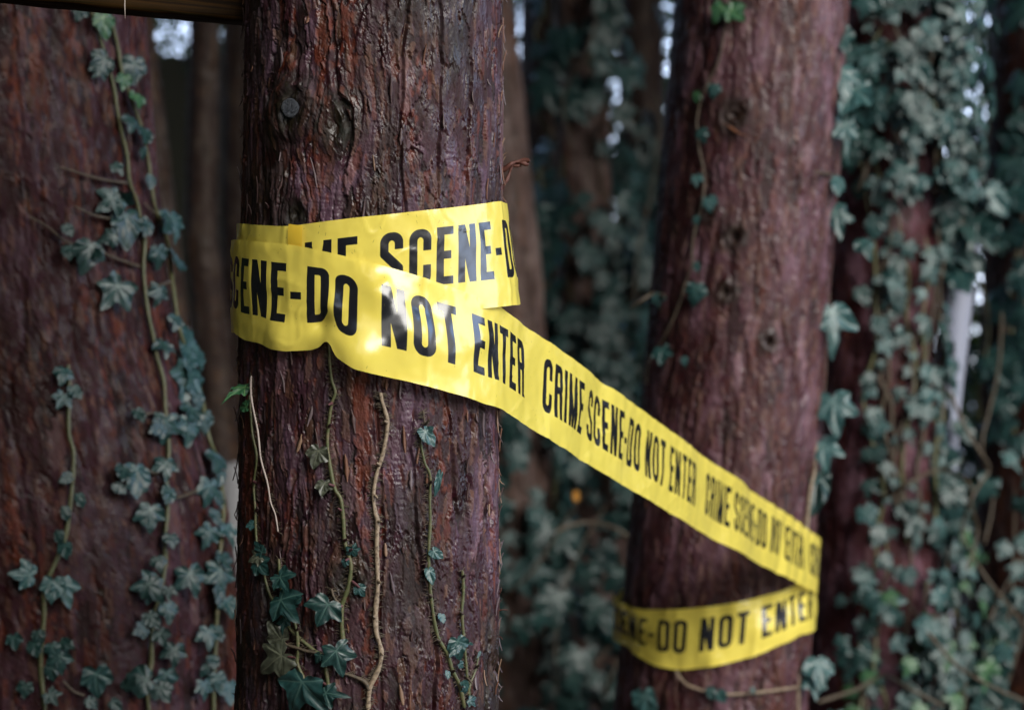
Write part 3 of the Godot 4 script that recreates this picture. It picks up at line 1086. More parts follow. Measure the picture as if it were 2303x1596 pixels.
	var t5 := {"seed": 520, "keys": [[-0.05, 1.07, -4.1, 0.20], [0.5, 1.07, -4.1, 0.15], [1.7, 1.09, -4.1, 0.135], [4.0, 1.12, -4.1, 0.10]]}
	make_tree("edge", "dark brown trunk hung with ivy at the right edge", t5, 0.2, 1.7, 0.006, 0.03, pal5, dry, 1500)
	var t6 := {"seed": 610, "keys": [[0.0, 0.02, -4.6, 0.13], [0.5, 0.00, -4.6, 0.098], [1.1, -0.01, -4.6, 0.076], [1.38, -0.03, -4.6, 0.066], [1.8, -0.06, -4.6, 0.05], [4.2, -0.2, -4.6, 0.05]]}
	make_tree("behind", "pinkish brown trunk seen just right of the taped trunk", t6, 0.1, 1.8, 0.006, 0.03, pal6, dry, 1500)
	var t7 := {"seed": 720, "keys": [[0.0, 0.22, -5.2, 0.11], [1.0, 0.19, -5.2, 0.075], [2.0, 0.165, -5.2, 0.060], [4.4, 0.2, -5.2, 0.05]]}
	make_tree("middle", "slim brown trunk wrapped in ivy midway between the taped trunks", t7, 0.1, 2.0, 0.008, 0.04, pal6, dry, 1500)
	var t8 := {"seed": 830, "keys": [[0.0, 0.42, -6.2, 0.10], [1.0, 0.40, -6.2, 0.075], [2.2, 0.38, -6.2, 0.065], [4.6, 0.4, -6.2, 0.05]]}
	make_tree("pale", "pale greyish trunk far back beside the leaning trunk's left side", t8, 0.1, 2.1, 0.009, 0.05, pal3, dry, 1500)
	# dark trunks in the gap left of the near trunk
	var gaps := [
		["dark trunk in the left gap, leaning against the flared trunk's edge", [[0.0, -0.62, -4.4, 0.06], [0.9, -0.714, -4.4, 0.038], [1.64, -0.80, -4.4, 0.032], [4.2, -1.05, -4.4, 0.03]], pal3],
		["dark curving trunk in the left gap", [[0.0, -0.66, -5.0, 0.10], [0.7, -0.705, -5.0, 0.050], [1.2, -0.752, -5.0, 0.040], [2.0, -0.735, -5.0, 0.036], [4.4, -0.8, -5.0, 0.03]], pal3],
		["dark trunk in the left gap close to the taped trunk's edge", [[0.0, -0.78, -6.0, 0.09], [1.0, -0.795, -6.0, 0.050], [2.2, -0.800, -6.0, 0.036], [4.6, -0.8, -6.0, 0.03]], pal3],
		["far dark trunk glimpsed between the two taped trunks", [[0.0, 0.10, -7.0, 0.12], [2.3, 0.12, -7.0, 0.085], [4.6, 0.1, -7.0, 0.06]], pal3],
		["far dark trunk glimpsed past the right edge of the leaning trunk", [[0.0, 1.05, -6.5, 0.14], [2.3, 1.10, -6.5, 0.10], [4.6, 1.1, -6.5, 0.06]], pal3],
	]
	for i in gaps.size():
		make_tree("gap%d" % i, gaps[i][0], {"seed": 900 + i * 13, "keys": gaps[i][1]}, 0.1, 2.2, 0.010, 0.05, gaps[i][2], dry, 1500)

	# trees beside and behind the viewer, whose crowns roof this corner of the wood
	var around := [[-1.9, -0.6], [-2.6, -2.6], [-2.7, 1.2], [-2.4, -4.6], [2.6, -3.6], [2.5, -5.6]]
	for i in around.size():
		var x: float = around[i][0]
		var z: float = around[i][1]
		make_tree("beside%d" % i, ["trunk left of the viewer", "trunk beyond the left edge", "trunk behind the viewer's left", "trunk far beyond the left edge", "trunk beyond the right edge", "trunk far beyond the right edge", "outermost trunk on the viewer's left"][i] + ", outside the picture, shading it", {"seed": 1100 + i * 13, "keys": [[-0.05, x, z, 0.16], [0.4, x, z, 0.12], [3.8, x + 0.1, z, 0.09]]}, 0.5, 1.4, 0.02, 0.08, pal, dry, 1500)

	# far wood that closes the view, with a few openings to the sky
	rng.seed = 61
	var wood := []
	var holes := [[364, 72, 40, 25], [436, 46, 6, 10], [1192, 60, 10, 70], [1212, 190, 4, 4], [1485, 90, 8, 60], [1230, 20, 10, 10], [2140, 60, 34, 40], [2165, 130, 36, 45], [2110, 200, 30, 30], [2185, 245, 22, 18]]
	while wood.size() < 16000:
		var z := -rng.randf_range(8.0, 10.5)
		var p := Vector3(rng.randf_range(-4.5, 4.5), rng.randf_range(0.0, 3.6), z)
		var open := false
		var edge := 0.25 + pow(rng.randf(), 0.35) * 0.95
		for h in holes:
			var c := D(h[0], h[1], -z)
			var ex: float = (p.x - c.x) / (h[2] / F * 9.0 + 0.035)
			var ey: float = (p.y - c.y) / (h[3] / F * 9.0 + 0.035)
			if ex * ex + ey * ey < edge: open = true
		if open: continue
		wood.append(Transform3D(random_basis(rng.randf_range(0.06, 0.11)), p))
	for i in 9000:  # unseen foliage walls at both sides, added to shade the wood
		var p := Vector3(rng.randf_range(-4.6, -3.0), rng.randf_range(0.0, 4.2), rng.randf_range(-8.5, 2.5))
		if i % 3 == 0: p = Vector3(rng.randf_range(2.6, 4.6), rng.randf_range(0.0, 4.2), rng.randf_range(-8.5, -3.0))
		wood.append(Transform3D(random_basis(rng.randf_range(0.12, 0.2)), p))
	for i in 3500:
		# unseen foliage behind the viewer, added to shade the left side
		wood.append(Transform3D(random_basis(rng.randf_range(0.14, 0.22)), Vector3(rng.randf_range(-5.0, -0.9), rng.randf_range(0.0, 3.2), rng.randf_range(1.6, 3.2))))
	for i in 8000:
		# unseen foliage across behind the viewer, added to darken the far wood
		var far := rng.randf_range(5.0, 6.6)
		wood.append(Transform3D(random_basis(rng.randf_range(0.16, 0.26)), Vector3(rng.randf_range(-8.0, 8.0), rng.randf_range(0.0, 2.9 + 0.5 * rng.randfn()), far)))
	for i in 34:
		wood.append(Transform3D(random_basis(rng.randf_range(0.014, 0.035)), D(364, 76, 7.2) + Vector3(rng.randfn() * 0.06, rng.randfn() * 0.035, rng.randf_range(-0.1, 0.1))))
	for i in 3000:
		# unseen undergrowth on the left, added to shade the trunks from that side
		wood.append(Transform3D(random_basis(rng.randf_range(0.10, 0.18)), Vector3(rng.randf_range(-2.8, -1.35), rng.randf_range(0.0, 2.6), rng.randf_range(-3.4, 0.6))))
	for i in 90:
		# growth looking over the far fence
		wood.append(Transform3D(random_basis(rng.randf_range(0.025, 0.05)), Vector3(rng.randf_range(-1.6, -0.75), 1.86 + absf(rng.randfn()) * 0.06, -7.05 + rng.randf_range(-0.1, 0.05))))
	var wd := multi("woodland", M.spray, M.far_leaf, wood, self)
	tag(wd, "dark mass of undergrowth and foliage closing the wood behind the trunks, with unseen foliage added around for shade", "woodland", "", "stuff")

	# ------------------------------------------------------------ timber rail at the upper left
	make_rail(tree1)
	# ------------------------------------------------------------ tape
	make_tape()
	# ------------------------------------------------------------ trunk details
	trunk_details(tree1)
	near_ivy()
	left_ivy()
	second_ivy()
	background_ivy()
	small_things()

func make_rail(_tree: Node3D) -> void:
	var o := thing("timber_rail", "wet yellow-brown timber rail crossing the top left corner to the taped trunk", "rail", D(545, 10, 1.62))
	var a := D(556, 38, 1.600)
	var b := D(-420, -54, 1.560)
	var along := (b - a).normalized()
	var back := Vector3(0, 0.05, -1).normalized()
	back = (back - along * back.dot(along)).normalized()
	var up := along.cross(back).normalized()
	if up.y < 0: up = -up
	var L := a.distance_to(b)
	var st := SurfaceTool.new()
	st.begin(Mesh.PRIMITIVE_TRIANGLES)
	var n := noise(71, 30.0, FastNoiseLite.TYPE_SIMPLEX_SMOOTH, 3)
	var prof := []
	var hh := 0.095
	var dd := 0.046
	var r := 0.004
	for c in [[r, r, PI, 1.5 * PI], [dd - r, r, 1.5 * PI, TAU], [dd - r, hh - r, 0.0, 0.5 * PI], [r, hh - r, 0.5 * PI, PI]]:
		for k in 4:
			var g: float = lerpf(c[2], c[3], k / 3.0)
			prof.append(Vector2(c[0] + cos(g) * r, c[1] + sin(g) * r))
	# more points along the long sides, for grain
	var full := []
	for i in prof.size():
		var p0: Vector2 = prof[i]
		var p1: Vector2 = prof[(i + 1) % prof.size()]
		var m := maxi(1, int(p0.distance_to(p1) / 0.0025))
		for k in m: full.append(p0.lerp(p1, float(k) / m))
	var nseg := 110
	st.set_smooth_group(0)
	var grid := []
	for i in nseg + 1:
		var row := []
		for p in full:
			var s := L * i / nseg
			var g := n.get_noise_3d(p.x * 9.0, p.y * 9.0, s * 0.5) * 0.0012
			var pp: Vector2 = p + (p - Vector2(dd, hh) * 0.5).normalized() * g
			row.append(a + along * s + back * pp.x + up * pp.y - o.position)
		grid.append(row)
	for i in nseg:
		for k in full.size():
			var k2 := (k + 1) % full.size()
			for c in [[i, k], [i, k2], [i + 1, k], [i, k2], [i + 1, k2], [i + 1, k]]:
				st.set_uv(Vector2(L * c[0] / nseg * 1.5, float(c[1]) / full.size() * 3.0))
				st.add_vertex(grid[c[0]][c[1]])
	for e in [0, nseg]:
		var mid := Vector3.ZERO
		for p in grid[e]: mid += p
		mid /= full.size()
		for k in full.size():
			for v in [grid[e][k], grid[e][(k + 1) % full.size()], mid]:
				st.set_uv(Vector2(0.1, 0.1))
				st.add_vertex(v)
	st.index()
	st.generate_normals()
	var tx := NoiseTexture2D.new()
	tx.width = 512
	tx.height = 512
	tx.seamless = true
	tx.noise = noise(72, 0.01, FastNoiseLite.TYPE_SIMPLEX_SMOOTH, 5)
	var g := Gradient.new()
	g.colors = PackedColorArray([Color(0.009, 0.0045, 0.0015).linear_to_srgb(), Color(0.034, 0.015, 0.003).linear_to_srgb(), Color(0.012, 0.009, 0.003).linear_to_srgb()])
	g.offsets = PackedFloat32Array([0.25, 0.5, 0.75])
	tx.color_ramp = g
	var m := StandardMaterial3D.new()
	m.albedo_texture = tx
	m.roughness = 0.65
	m.metallic_specular = 0.2
	m.uv1_scale = Vector3(0.8, 5.0, 1.0)
	part("beam", st.commit(), m, o)
	var th := thing("hanging_thread", "pale thread hanging from the timber rail at the top left", "thread", D(268, -8, 1.56))
	part("strand", tube_mesh([D(268, -30, 1.572) - th.position, D(267, 2, 1.57) - th.position, D(268, 30, 1.57) - th.position], 0.0007, 0.0003, 6), M.stem_white, th)

func trunk_details(tree: Node3D) -> void:
	var t: Dictionary = trees.main
	rng.seed = 303
	# sawn branch stub
	var c := on(t, 648, 238, 0.0030)
	var a := ax(t, c.y)
	var out := (c - Vector3(a[0], c.y, a[1])).normalized()
	out = (out + Vector3(-0.1, 0.05, 0.5)).normalized()
	var s := out.cross(Vector3.UP).normalized()
	var u := s.cross(out).normalized()
	var st := SurfaceTool.new()
	st.begin(Mesh.PRIMITIVE_TRIANGLES)
	var n := noise(304, 160.0, FastNoiseLite.TYPE_SIMPLEX_SMOOTH, 3)
	var prof := [[0.0, 0.0032], [0.0012, 0.0035], [0.0026, 0.0031], [0.0040, 0.0035], [0.0054, 0.0030], [0.0064, 0.0033], [0.0070, 0.0025], [0.0074, 0.0006], [0.0078, -0.004], [0.0085, -0.014]]
	for i in prof.size() - 1:
		for k in 28:
			for q in [[i, k], [i, k + 1], [i + 1, k], [i, k + 1], [i + 1, k + 1], [i + 1, k]]:
				var g: float = TAU * q[1] / 28.0
				var rr: float = prof[q[0]][0] * (1.0 + 0.05 * sin(g * 2.0 + 0.6))
				var p: Vector3 = c + (s * cos(g) + u * sin(g)) * rr + out * prof[q[0]][1] + u * prof[q[0]][0] * 0.12
				p += out * n.get_noise_3d(p.x * 3.0, p.y * 3.0, p.z) * 0.0012 + (s * cos(g) + u * sin(g)) * n.get_noise_3d(cos(g) * 0.006, sin(g) * 0.006, 0.3) * 0.0009
				st.set_smooth_group(0)
				st.set_uv(Vector2(cos(g) * rr, sin(g) * rr) * 30.0)
				st.add_vertex(p - tree.position)
	st.index()
	st.generate_normals()
	var wm := mat(Color(0.060, 0.068, 0.085), 0.40)
	wm.heightmap_enabled = true
	wm.heightmap_texture = M.bark.heightmap_texture
	wm.heightmap_scale = 0.08
	wm.uv1_scale = Vector3(3, 3, 1)
	var stub := part("branch_stub", st.commit(), wm, tree)
	tag(stub, "sawn-off branch stub with a grey weathered face")
	# lifted flakes and fibres of bark, standing off the trunk
	var fm := [mat(Color(0.055, 0.028, 0.026), 0.5), mat(Color(0.13, 0.055, 0.03), 0.6), mat(Color(0.11, 0.08, 0.085), 0.45), mat(Color(0.20, 0.12, 0.075), 0.6)]
	for i in 230:
		var th := rng.randf_range(-1.65, 1.8)
		if i < 70: th = rng.randf_range(1.35, 1.75)
		elif i < 100: th = rng.randf_range(-1.7, -1.35)
		var y := rng.randf_range(0.62, 1.18)
		var L := rng.randf_range(0.004, 0.022)
		var w := rng.randf_range(0.0007, 0.0024)
		var lift := rng.randf_range(0.0005, 0.0030) * (1.4 if i < 100 else 1.0)
		var turn := rng.randf_range(-0.25, 0.25)
		var f := SurfaceTool.new()
		f.begin(Mesh.PRIMITIVE_TRIANGLES)
		var g := []
		for k in 6:
			var q := k / 5.0
			var ww := w * sin(PI * (0.12 + 0.8 * q)) * rng.randf_range(0.6, 1.2)
			var up := lift * (q * q if i % 2 else (1.0 - q) * (1.0 - q)) + 0.0004
			var yy := y + L * (q - 0.5)
			var tt := th + turn * L * q / 0.1
			g.append([at_trunk(t, tt - ww / 0.1, yy, up) - tree.position, at_trunk(t, tt + ww / 0.1, yy, up + 0.0004) - tree.position, at_trunk(t, tt, yy, up + 0.0009) - tree.position])
		for k in 5:
			for q in [[0, 2], [2, 1], [1, 0]]:
				for v in [g[k][q[0]], g[k + 1][q[0]], g[k][q[1]], g[k][q[1]], g[k + 1][q[0]], g[k + 1][q[1]]]: f.add_vertex(v)
		f.generate_normals()
		part("bark_flake", f.commit(), fm[[0, 0, 1, 2, 2, 3][rng.randi() % 6]], tree)
	# the torn shred on the right side
	var m := mat(Color(0.085, 0.026, 0.016), 0.65)
	var base := on(t, 1122, 425, 0.0)
	var z := 1.60
	for l in [[[1120, 432], [1134, 408], [1146, 382], [1150, 362]], [[1118, 381], [1136, 374], [1150, 362], [1168, 356], [1192, 355]], [[1140, 368], [1158, 361], [1176, 361], [1189, 362]], [[1150, 366], [1164, 367], [1172, 364]]]:
		var pts := []
		for p in l: pts.append(D(p[0], p[1], z + rng.randf_range(-0.004, 0.004)) - tree.position)
		part("bark_shred", tube_mesh(smooth_line(pts, 5), 0.0012, 0.0016, 6, 0.9, 9), m, tree)
	for l in [[[1118, 1382], [1130, 1379], [1143, 1380]], [[1116, 1350], [1124, 1340], [1128, 1328]], [[1118, 1160], [1110, 1140], [1106, 1120]], [[530, 1180], [522, 1172], [517, 1160]], [[1118, 1440], [1126, 1442], [1130, 1448]]]:
		var pts := []
		for p in l: pts.append(D(p[0], p[1], z + rng.randf_range(-0.01, 0.0)) - tree.position)
		part("bark_fibre", tube_mesh(smooth_line(pts, 4), 0.0007, 0.0003, 5), m, tree)

func q(l: Array) -> Array:
	var out := []
	for p in l: out.append([477.9 + p[0] * 0.4893, 815.2 + p[1] * 0.4893])
	return out

func near_leaves(o: Node3D, list: Array) -> void:
	for l in list:
		var p := q([[l[0], l[1]], [l[2], l[3]]])
		laid_leaf(o, trees.main, p[0][0], p[0][1], p[1][0], p[1][1], l[4], l[5], l[6] if l.size() > 6 else 0.006, l[7] if l.size() > 7 else 1.0)

func near_stem(o: Node3D, pts: Array, r0: float, r1: float, m: Material, off := 0.003) -> void:
	stem_mesh(o, laid(trees.main, q(pts), off * 0.8), r0 * 0.66, r1 * 0.66, m)
	rootlets(o, laid(trees.main, q(pts), off * 0.8), r1 * 0.66, m)

# the short hairs by which an ivy stem holds on
func rootlets(o: Node3D, pts: Array, r: float, m: Material) -> void:
	var line := smooth_line(pts, 8)
	var st := SurfaceTool.new()
	st.begin(Mesh.PRIMITIVE_TRIANGLES)
	var t: Dictionary = trees.main
	for i in line.size() * 2:
		var p: Vector3 = line[rng.randi() % line.size()]
		var c := ax(t, p.y)
		var rad := (p - Vector3(c[0], p.y, c[1])).normalized()
		var side := Vector3(rad.z, 0, -rad.x) * (1.0 if rng.randf() < 0.5 else -1.0)
		var e := p + side * (r + rng.randf_range(0.001, 0.0045)) + Vector3(0, rng.randf_range(-0.003, 0.003), 0) - rad * 0.001
		tube(st, [p - o.position, p.lerp(e, 0.6) - o.position + Vector3(0, 0.0006, 0), e - o.position], 0.0005, 0.0002, 4)
	var ro := part("rootlets", st.commit(), M.stem_brown, o)
	ro.set_meta("kind", "stuff")

func buds(o: Node3D, pts: Array, m: Material) -> void:
	# short broken leaf stalks along a stem
	for p in pts:
		var c := q([[p[0], p[1]], [p[0] + p[2], p[1] + p[3]]])
		stem_mesh(o, [on(trees.main, c[0][0], c[0][1], 0.003), on(trees.main, (c[0][0] + c[1][0]) / 2, (c[0][1] + c[1][1]) / 2, 0.006), on(trees.main, c[1][0], c[1][1], 0.008)], 0.0013, 0.0007, m, "leaf_stalk")

func near_ivy() -> void:
	rng.seed = 500
	var grp := "ivy climbing the tree trunks"
	var t: Dictionary = trees.main
	var o := thing("ivy_vine", "green ivy vine up the taped trunk's left side, a bright leaf at its top", "ivy", on(t, 560, 1200), grp)
	near_stem(o, [[150, 150], [158, 240], [165, 330], [185, 440], [172, 570], [178, 680], [182, 800], [195, 900], [225, 1010], [245, 1080], [270, 1120], [300, 1170], [340, 1240], [390, 1290], [450, 1340], [490, 1370], [505, 1420], [518, 1500], [515, 1610]], 0.0013, 0.0024, M.stem_green)
	near_stem(o, [[288, 915], [291, 960], [294, 1010], [315, 1120], [345, 1170], [372, 1250], [378, 1340], [375, 1400], [405, 1475]], 0.0016, 0.0022, M.stem_green, 0.005)
	near_stem(o, [[292, 1292], [330, 1318], [370, 1330], [415, 1345], [460, 1355], [500, 1380]], 0.0018, 0.0014, M.stem_brown, 0.006)
	near_leaves(o, [
		[138, 205, 98, 212, 3, 3], [166, 755, 134, 765, 1, 2], [208, 885, 168, 835, 1, 0], [198, 905, 138, 930, 0, 4], [192, 935, 246, 990, 1, 0],
		[294, 1000, 335, 1072, 0, 0, 0.008], [298, 1105, 372, 1212, 0, 0, 0.010, 1.1], [350, 1130, 392, 1095, 3, 0, 0.008, .7], [318, 1200, 293, 1272, 2, 0], [296, 1288, 232, 1216, 1, 4],
		[300, 1368, 176, 1456, 0, 4, 0.008], [398, 1490, 330, 1650, 0, 1, 0.014, 1.15], [508, 1540, 616, 1556, 2, 0, 0.008], [556, 1345, 592, 1478, 0, 0, 0.010], [480, 1365, 455, 1405, 1, 0, 0.010]])
	leaf(o, D(542, 872, 1.545), D(484, 895, 1.53), Vector3(-0.1, 0.75, 0.65), 2, 3, 0.62)
	buds(o, [[182, 690, 8, -12], [178, 560, -10, -8], [372, 1250, 8, -14], [505, 1500, -12, -8], [300, 1365, 65, 12]], M.stem_purple)
	o = thing("dead_stem", "thin whitish dead stem hanging down the left side of the taped trunk", "stem", on(t, 575, 1000))
	near_stem(o, [[160, 62], [158, 120], [164, 190], [190, 320], [205, 450], [235, 560], [250, 650], [272, 710], [285, 790]], 0.0014, 0.0008, M.stem_white, 0.006)
	o = thing("ivy_vine", "olive ivy stem running down from the tape's buckle", "ivy", on(t, 740, 1000), grp)
	near_stem(o, [[522, -100], [524, -40], [526, 0], [535, 80], [552, 140], [535, 190], [522, 280], [515, 380], [530, 500], [550, 590], [578, 640], [590, 740], [595, 830], [615, 900], [625, 960], [612, 1050], [592, 1105], [582, 1140], [583, 1240], [590, 1312]], 0.0016, 0.0027, M.stem_green)
	near_stem(o, [[534, 1055], [548, 1100], [582, 1132]], 0.0013, 0.0018, M.stem_brown, 0.004)
	near_leaves(o, [[474, 412, 448, 498, 1, 4, 0.005], [500, 565, 490, 628, 1, 4, 0.004], [632, 868, 656, 916, 0, 1], [600, 925, 590, 960, 1, 2], [660, 1050, 692, 1094, 1, 1], [518, 1128, 462, 1238, 0, 0, 0.010, 1.25]])
	buds(o, [[535, 190, -16, 8], [522, 300, 10, -14], [545, 575, -24, -8], [578, 690, -14, -10], [595, 830, 14, -6], [615, 915, -16, 8], [630, 1020, 36, 30], [585, 1135, -50, 6], [590, 1312, 26, -4], [610, 880, 22, -10]], M.stem_purple)
	o = thing("ivy_vine", "thick cream-coloured bare ivy stem down the middle of the taped trunk", "ivy", on(t, 840, 1200), grp)
	near_stem(o, [[762, 140], [770, 180], [785, 230], [796, 290], [775, 420], [745, 520], [730, 620], [738, 700], [748, 740], [745, 860], [748, 960], [750, 1050], [740, 1150], [742, 1250], [765, 1340], [760, 1410], [735, 1470], [712, 1520], [705, 1620]], 0.0021, 0.0031, M.stem_cream, 0.0035)
	near_stem(o, [[712, 1532], [690, 1490], [640, 1465], [590, 1450]], 0.0026, 0.0016, M.stem_brown, 0.004)
	buds(o, [[760, 480, -14, -12], [735, 620, 14, 12], [750, 740, 20, 4], [752, 1020, 12, 8], [740, 1190, -10, -6], [765, 1350, 10, 16], [796, 280, -14, -6]], M.stem_cream)
	o = thing("ivy_vine", "slender ivy stem with small pale leaves on the right half of the taped trunk", "ivy", on(t, 965, 1250), grp)
	near_stem(o, [[942, 308], [948, 350], [955, 400], [970, 470], [995, 530], [993, 640], [995, 740], [990, 830], [988, 920], [990, 1000], [1000, 1100], [1015, 1210], [1035, 1290], [1075, 1360], [1100, 1440], [1130, 1500], [1155, 1610]], 0.0014, 0.0024, M.stem_green)
	near_stem(o, [[962, 225], [966, 260], [972, 296]], 0.0012, 0.0012, M.stem_brown, 0.003)
	near_leaves(o, [[972, 322, 1020, 388, 3, 2, 0.006, .9], [985, 318, 1010, 298, 3, 2, .006], [1040, 530, 1014, 628, 3, 2, 0.006, .35], [1012, 880, 1058, 912, 3, 2], [990, 972, 1008, 1036, 3, 2, .006, .8], [1050, 1180, 1056, 1218, 3, 2, 0.004, 1.1], [1078, 1445, 1080, 1476, 3, 2]])
	buds(o, [[972, 290, 18, -24], [995, 560, 8, -8], [1000, 1090, -10, -8], [1040, 1300, -16, -12], [1100, 1440, 14, -6]], M.stem_brown)
	o = thing("ivy_vine", "short ivy shoot at the lower right of the taped trunk, ending in a cut tip", "ivy", on(t, 1045, 1400), grp)
	near_stem(o, [[1145, 968], [1150, 1070], [1143, 1160], [1150, 1270], [1160, 1380], [1168, 1470], [1182, 1590]], 0.0020, 0.0018, M.stem_green)
	near_stem(o, [[1222, 1358], [1208, 1430], [1185, 1490], [1172, 1545]], 0.0010, 0.0014, M.stem_green)
	near_leaves(o, [[1122, 1300, 1140, 1392, 1, 1, .007], [1125, 1318, 1088, 1372, 3, 1, 0.007, .7], [1135, 1405, 1152, 1425, 1, 1], [1150, 1490, 1172, 1512, 3, 1], [1160, 1515, 1165, 1550, 1, 2], [1180, 1575, 1215, 1605, 0, 1], [1180, 1308, 1195, 1318, 3, 1], [1228, 1352, 1214, 1380, 3, 1, 0.006, .5]])
	buds(o, [[1145, 1170, -12, -8], [1148, 1000, 10, -10], [1168, 1470, 24, 26], [1210, 1420, 16, -10]], M.stem_brown)

func left_ivy() -> void:
	rng.seed = 600
	var t: Dictionary = trees.left
	var c1 := func(l: Array) -> Array:
		var out := []
		for p in l: out.append([p[0] * 0.5, p[1] * 0.5])
		return out
	var grp := "ivy climbing the tree trunks"
	# both crops of the left trunk, measured on one sheet: y of the lower crop continues at 1596
	var A := [[380, 20], [430, 180], [460, 280], [485, 380], [500, 480], [520, 580], [545, 690], [555, 800], [590, 900], [610, 1000], [625, 1080], [620, 1180], [625, 1280], [640, 1400], [665, 1520], [680, 1600], [712, 1716], [720, 1846], [735, 2016], [725, 2156], [730, 2296], [718, 2436], [720, 2546], [700, 2656], [660, 2826], [655, 2996], [635, 3096], [645, 3230]]
	var B := [[470, 60], [500, 180], [520, 300], [560, 420], [610, 560], [640, 700], [655, 820], [675, 930], [720, 1050], [750, 1160], [755, 1290], [790, 1500], [850, 1660], [890, 1816], [920, 1976], [960, 2096], [985, 2296], [970, 2496], [960, 2696], [950, 2896], [940, 3096], [940, 3230]]
	var Cc := [[275, 1640], [280, 1736], [278, 1946], [300, 2046], [290, 2236], [265, 2416], [220, 2536], [170, 2656], [165, 2796], [150, 3000], [170, 3220]]
	var lists := [
		["long ivy vine with star-shaped leaves down the middle of the left trunk", A, [[[240, 738], [340, 770], [430, 795], [545, 812]], [[100, 965], [180, 1010], [270, 1080], [390, 1105], [480, 1150], [605, 1195]], [[300, 915], [400, 960], [500, 980], [590, 1000]], [[635, 1290], [700, 1275], [745, 1262]], [[712, 1870], [660, 1860], [605, 1875]], [[690, 2140], [600, 2120], [525, 2130]], [[735, 2260], [800, 2240], [865, 2215]]],
			[[440, 80, 25, 95, 1, 3], [330, 30, -20, 60, 1, 0], [425, 260, -70, 50, 1, 0], [420, 300, -30, 30, 0, 0], [530, 345, -10, 60, 1, 3], [500, 740, 30, 30, 1, 0], [475, 900, -90, 50, 0, 1], [480, 900, 35, 80, 2, 1], [540, 880, 20, -20, 1, 0], [545, 1000, 20, 140, 1, 0], [470, 1060, -70, 20, 1, 0], [640, 1010, -10, 50, 3, 0], [275, 1020, 20, 30, 3, 0], [280, 1120, 5, 40, 3, 0], [370, 1130, -30, 120, 1, 0], [395, 1130, 50, 20, 3, 0],
			[485, 1310, -80, 110, 0, 1], [690, 1140, 10, 90, 1, 0], [690, 1320, -10, 80, 0, 0], [720, 1930, -10, 120, 0, 1], [690, 1930, -40, 20, 1, 0], [600, 1865, 20, 30, 3, 0], [530, 2130, -10, 50, 3, 0], [590, 2150, 10, 120, 3, 1], [510, 2200, 40, 40, 3, 0], [725, 2110, 10, 80, 0, 1], [740, 2230, -10, 40, 3, 1], [655, 2330, 0, 110, 0, 1], [640, 2360, -50, -20, 3, 1], [750, 2440, 10, 50, 1, 0], [690, 2540, 20, 60, 1, 0], [640, 2640, -100, 30, 0, 1], [660, 2660, 70, 80, 1, 0], [735, 2680, 0, 40, 0, 0], [735, 2760, 15, 80, 1, 1], [610, 2850, -40, 20, 1, 0], [700, 2880, 20, 60, 1, 0], [600, 3080, -130, 10, 1, 0], [725, 3080, 0, 120, 2, 1], [660, 2800, 40, 60, 3, 0], [550, 3100, 40, -40, 3, 0], [710, 3130, 40, 70, 1, 0]]],
		["leafy ivy vine along the right-hand edge of the left trunk", B, [[[620, 900], [650, 930], [672, 950]]],
			[[580, 290, 0, 100, 1, 0], [590, 430, 10, 50, 1, 3], [565, 530, 10, 50, 1, 0], [630, 590, 5, 50, 3, 0], [620, 670, 5, 40, 3, 0], [655, 800, 0, 40, 3, 0], [760, 1000, 40, 110, 0, 1], [730, 990, -10, 60, 3, 0], [785, 1160, 10, 40, 3, 0], [770, 1440, 0, 50, 1, 0], [720, 1560, 20, 60, 0, 0], [850, 1560, -60, 30, 1, 1], [830, 1600, 10, 80, 3, 1], [830, 1720, -30, 130, 0, 1], [850, 1720, 60, 40, 0, 1], [870, 1800, 20, 60, 3, 0], [840, 1860, -10, 60, 1, 0], [830, 1930, 10, 110, 1, 1], [900, 1900, 10, 80, 1, 0], [960, 2070, 10, 60, 1, 0], [975, 2150, -10, 60, 3, 0], [920, 2220, -10, 110, 0, 1], [965, 2250, 20, 60, 3, 0], [950, 2330, 10, 60, 3, 0], [920, 2420, -30, 90, 0, 1], [1010, 2410, 30, 100, 2, 1], [990, 2530, 20, 60, 1, 0], [845, 2620, 40, 110, 0, 1], [975, 2610, 10, 120, 0, 1], [1010, 2740, 20, 80, 1, 1], [970, 2680, -10, 60, 3, 0], [920, 2880, 10, 90, 0, 1], [960, 2860, 20, 60, 3, 0], [765, 2960, 0, 90, 0, 0], [905, 3030, -20, 40, 3, 0], [900, 3120, 10, 80, 0, 1], [960, 3080, 10, 70, 1, 1], [1015, 3130, 10, 90, 1, 1], [940, 2990, 10, 50, 3, 0]]],
		["thin ivy vine with sparse leaves at the far left of the picture", Cc, [[[250, 3080], [300, 3130], [350, 3150]]],
			[[255, 1680, -10, 60, 1, 1], [310, 1760, 30, 50, 3, 1], [245, 1800, -30, 60, 0, 1], [270, 2160, -50, 20, 3, 0], [330, 2250, 15, 50, 3, 1], [265, 2310, 5, 40, 3, 0], [235, 2420, 0, 30, 3, 0], [265, 2480, 5, 50, 3, 1], [75, 2600, -100, -10, 0, 2], [260, 2670, 40, 110, 0, 2], [205, 2660, -10, 90, 1, 2], [30, 2900, 10, 60, 1, 1], [140, 2880, 10, 60, 3, 0], [125, 2930, 10, 40, 3, 0], [260, 2910, 40, 20, 3, 0], [205, 2940, 10, 70, 1, 1], [240, 2990, 10, 90, 0, 1], [200, 3040, 10, 60, 3, 0], [405, 3080, 10, 110, 1, 1], [380, 3180, 40, 40, 3, 0], [490, 3190, 40, 30, 3, 0], [200, 3160, 40, 50, 0, 0], [80, 3120, -10, 60, 1, 0]]],
	]
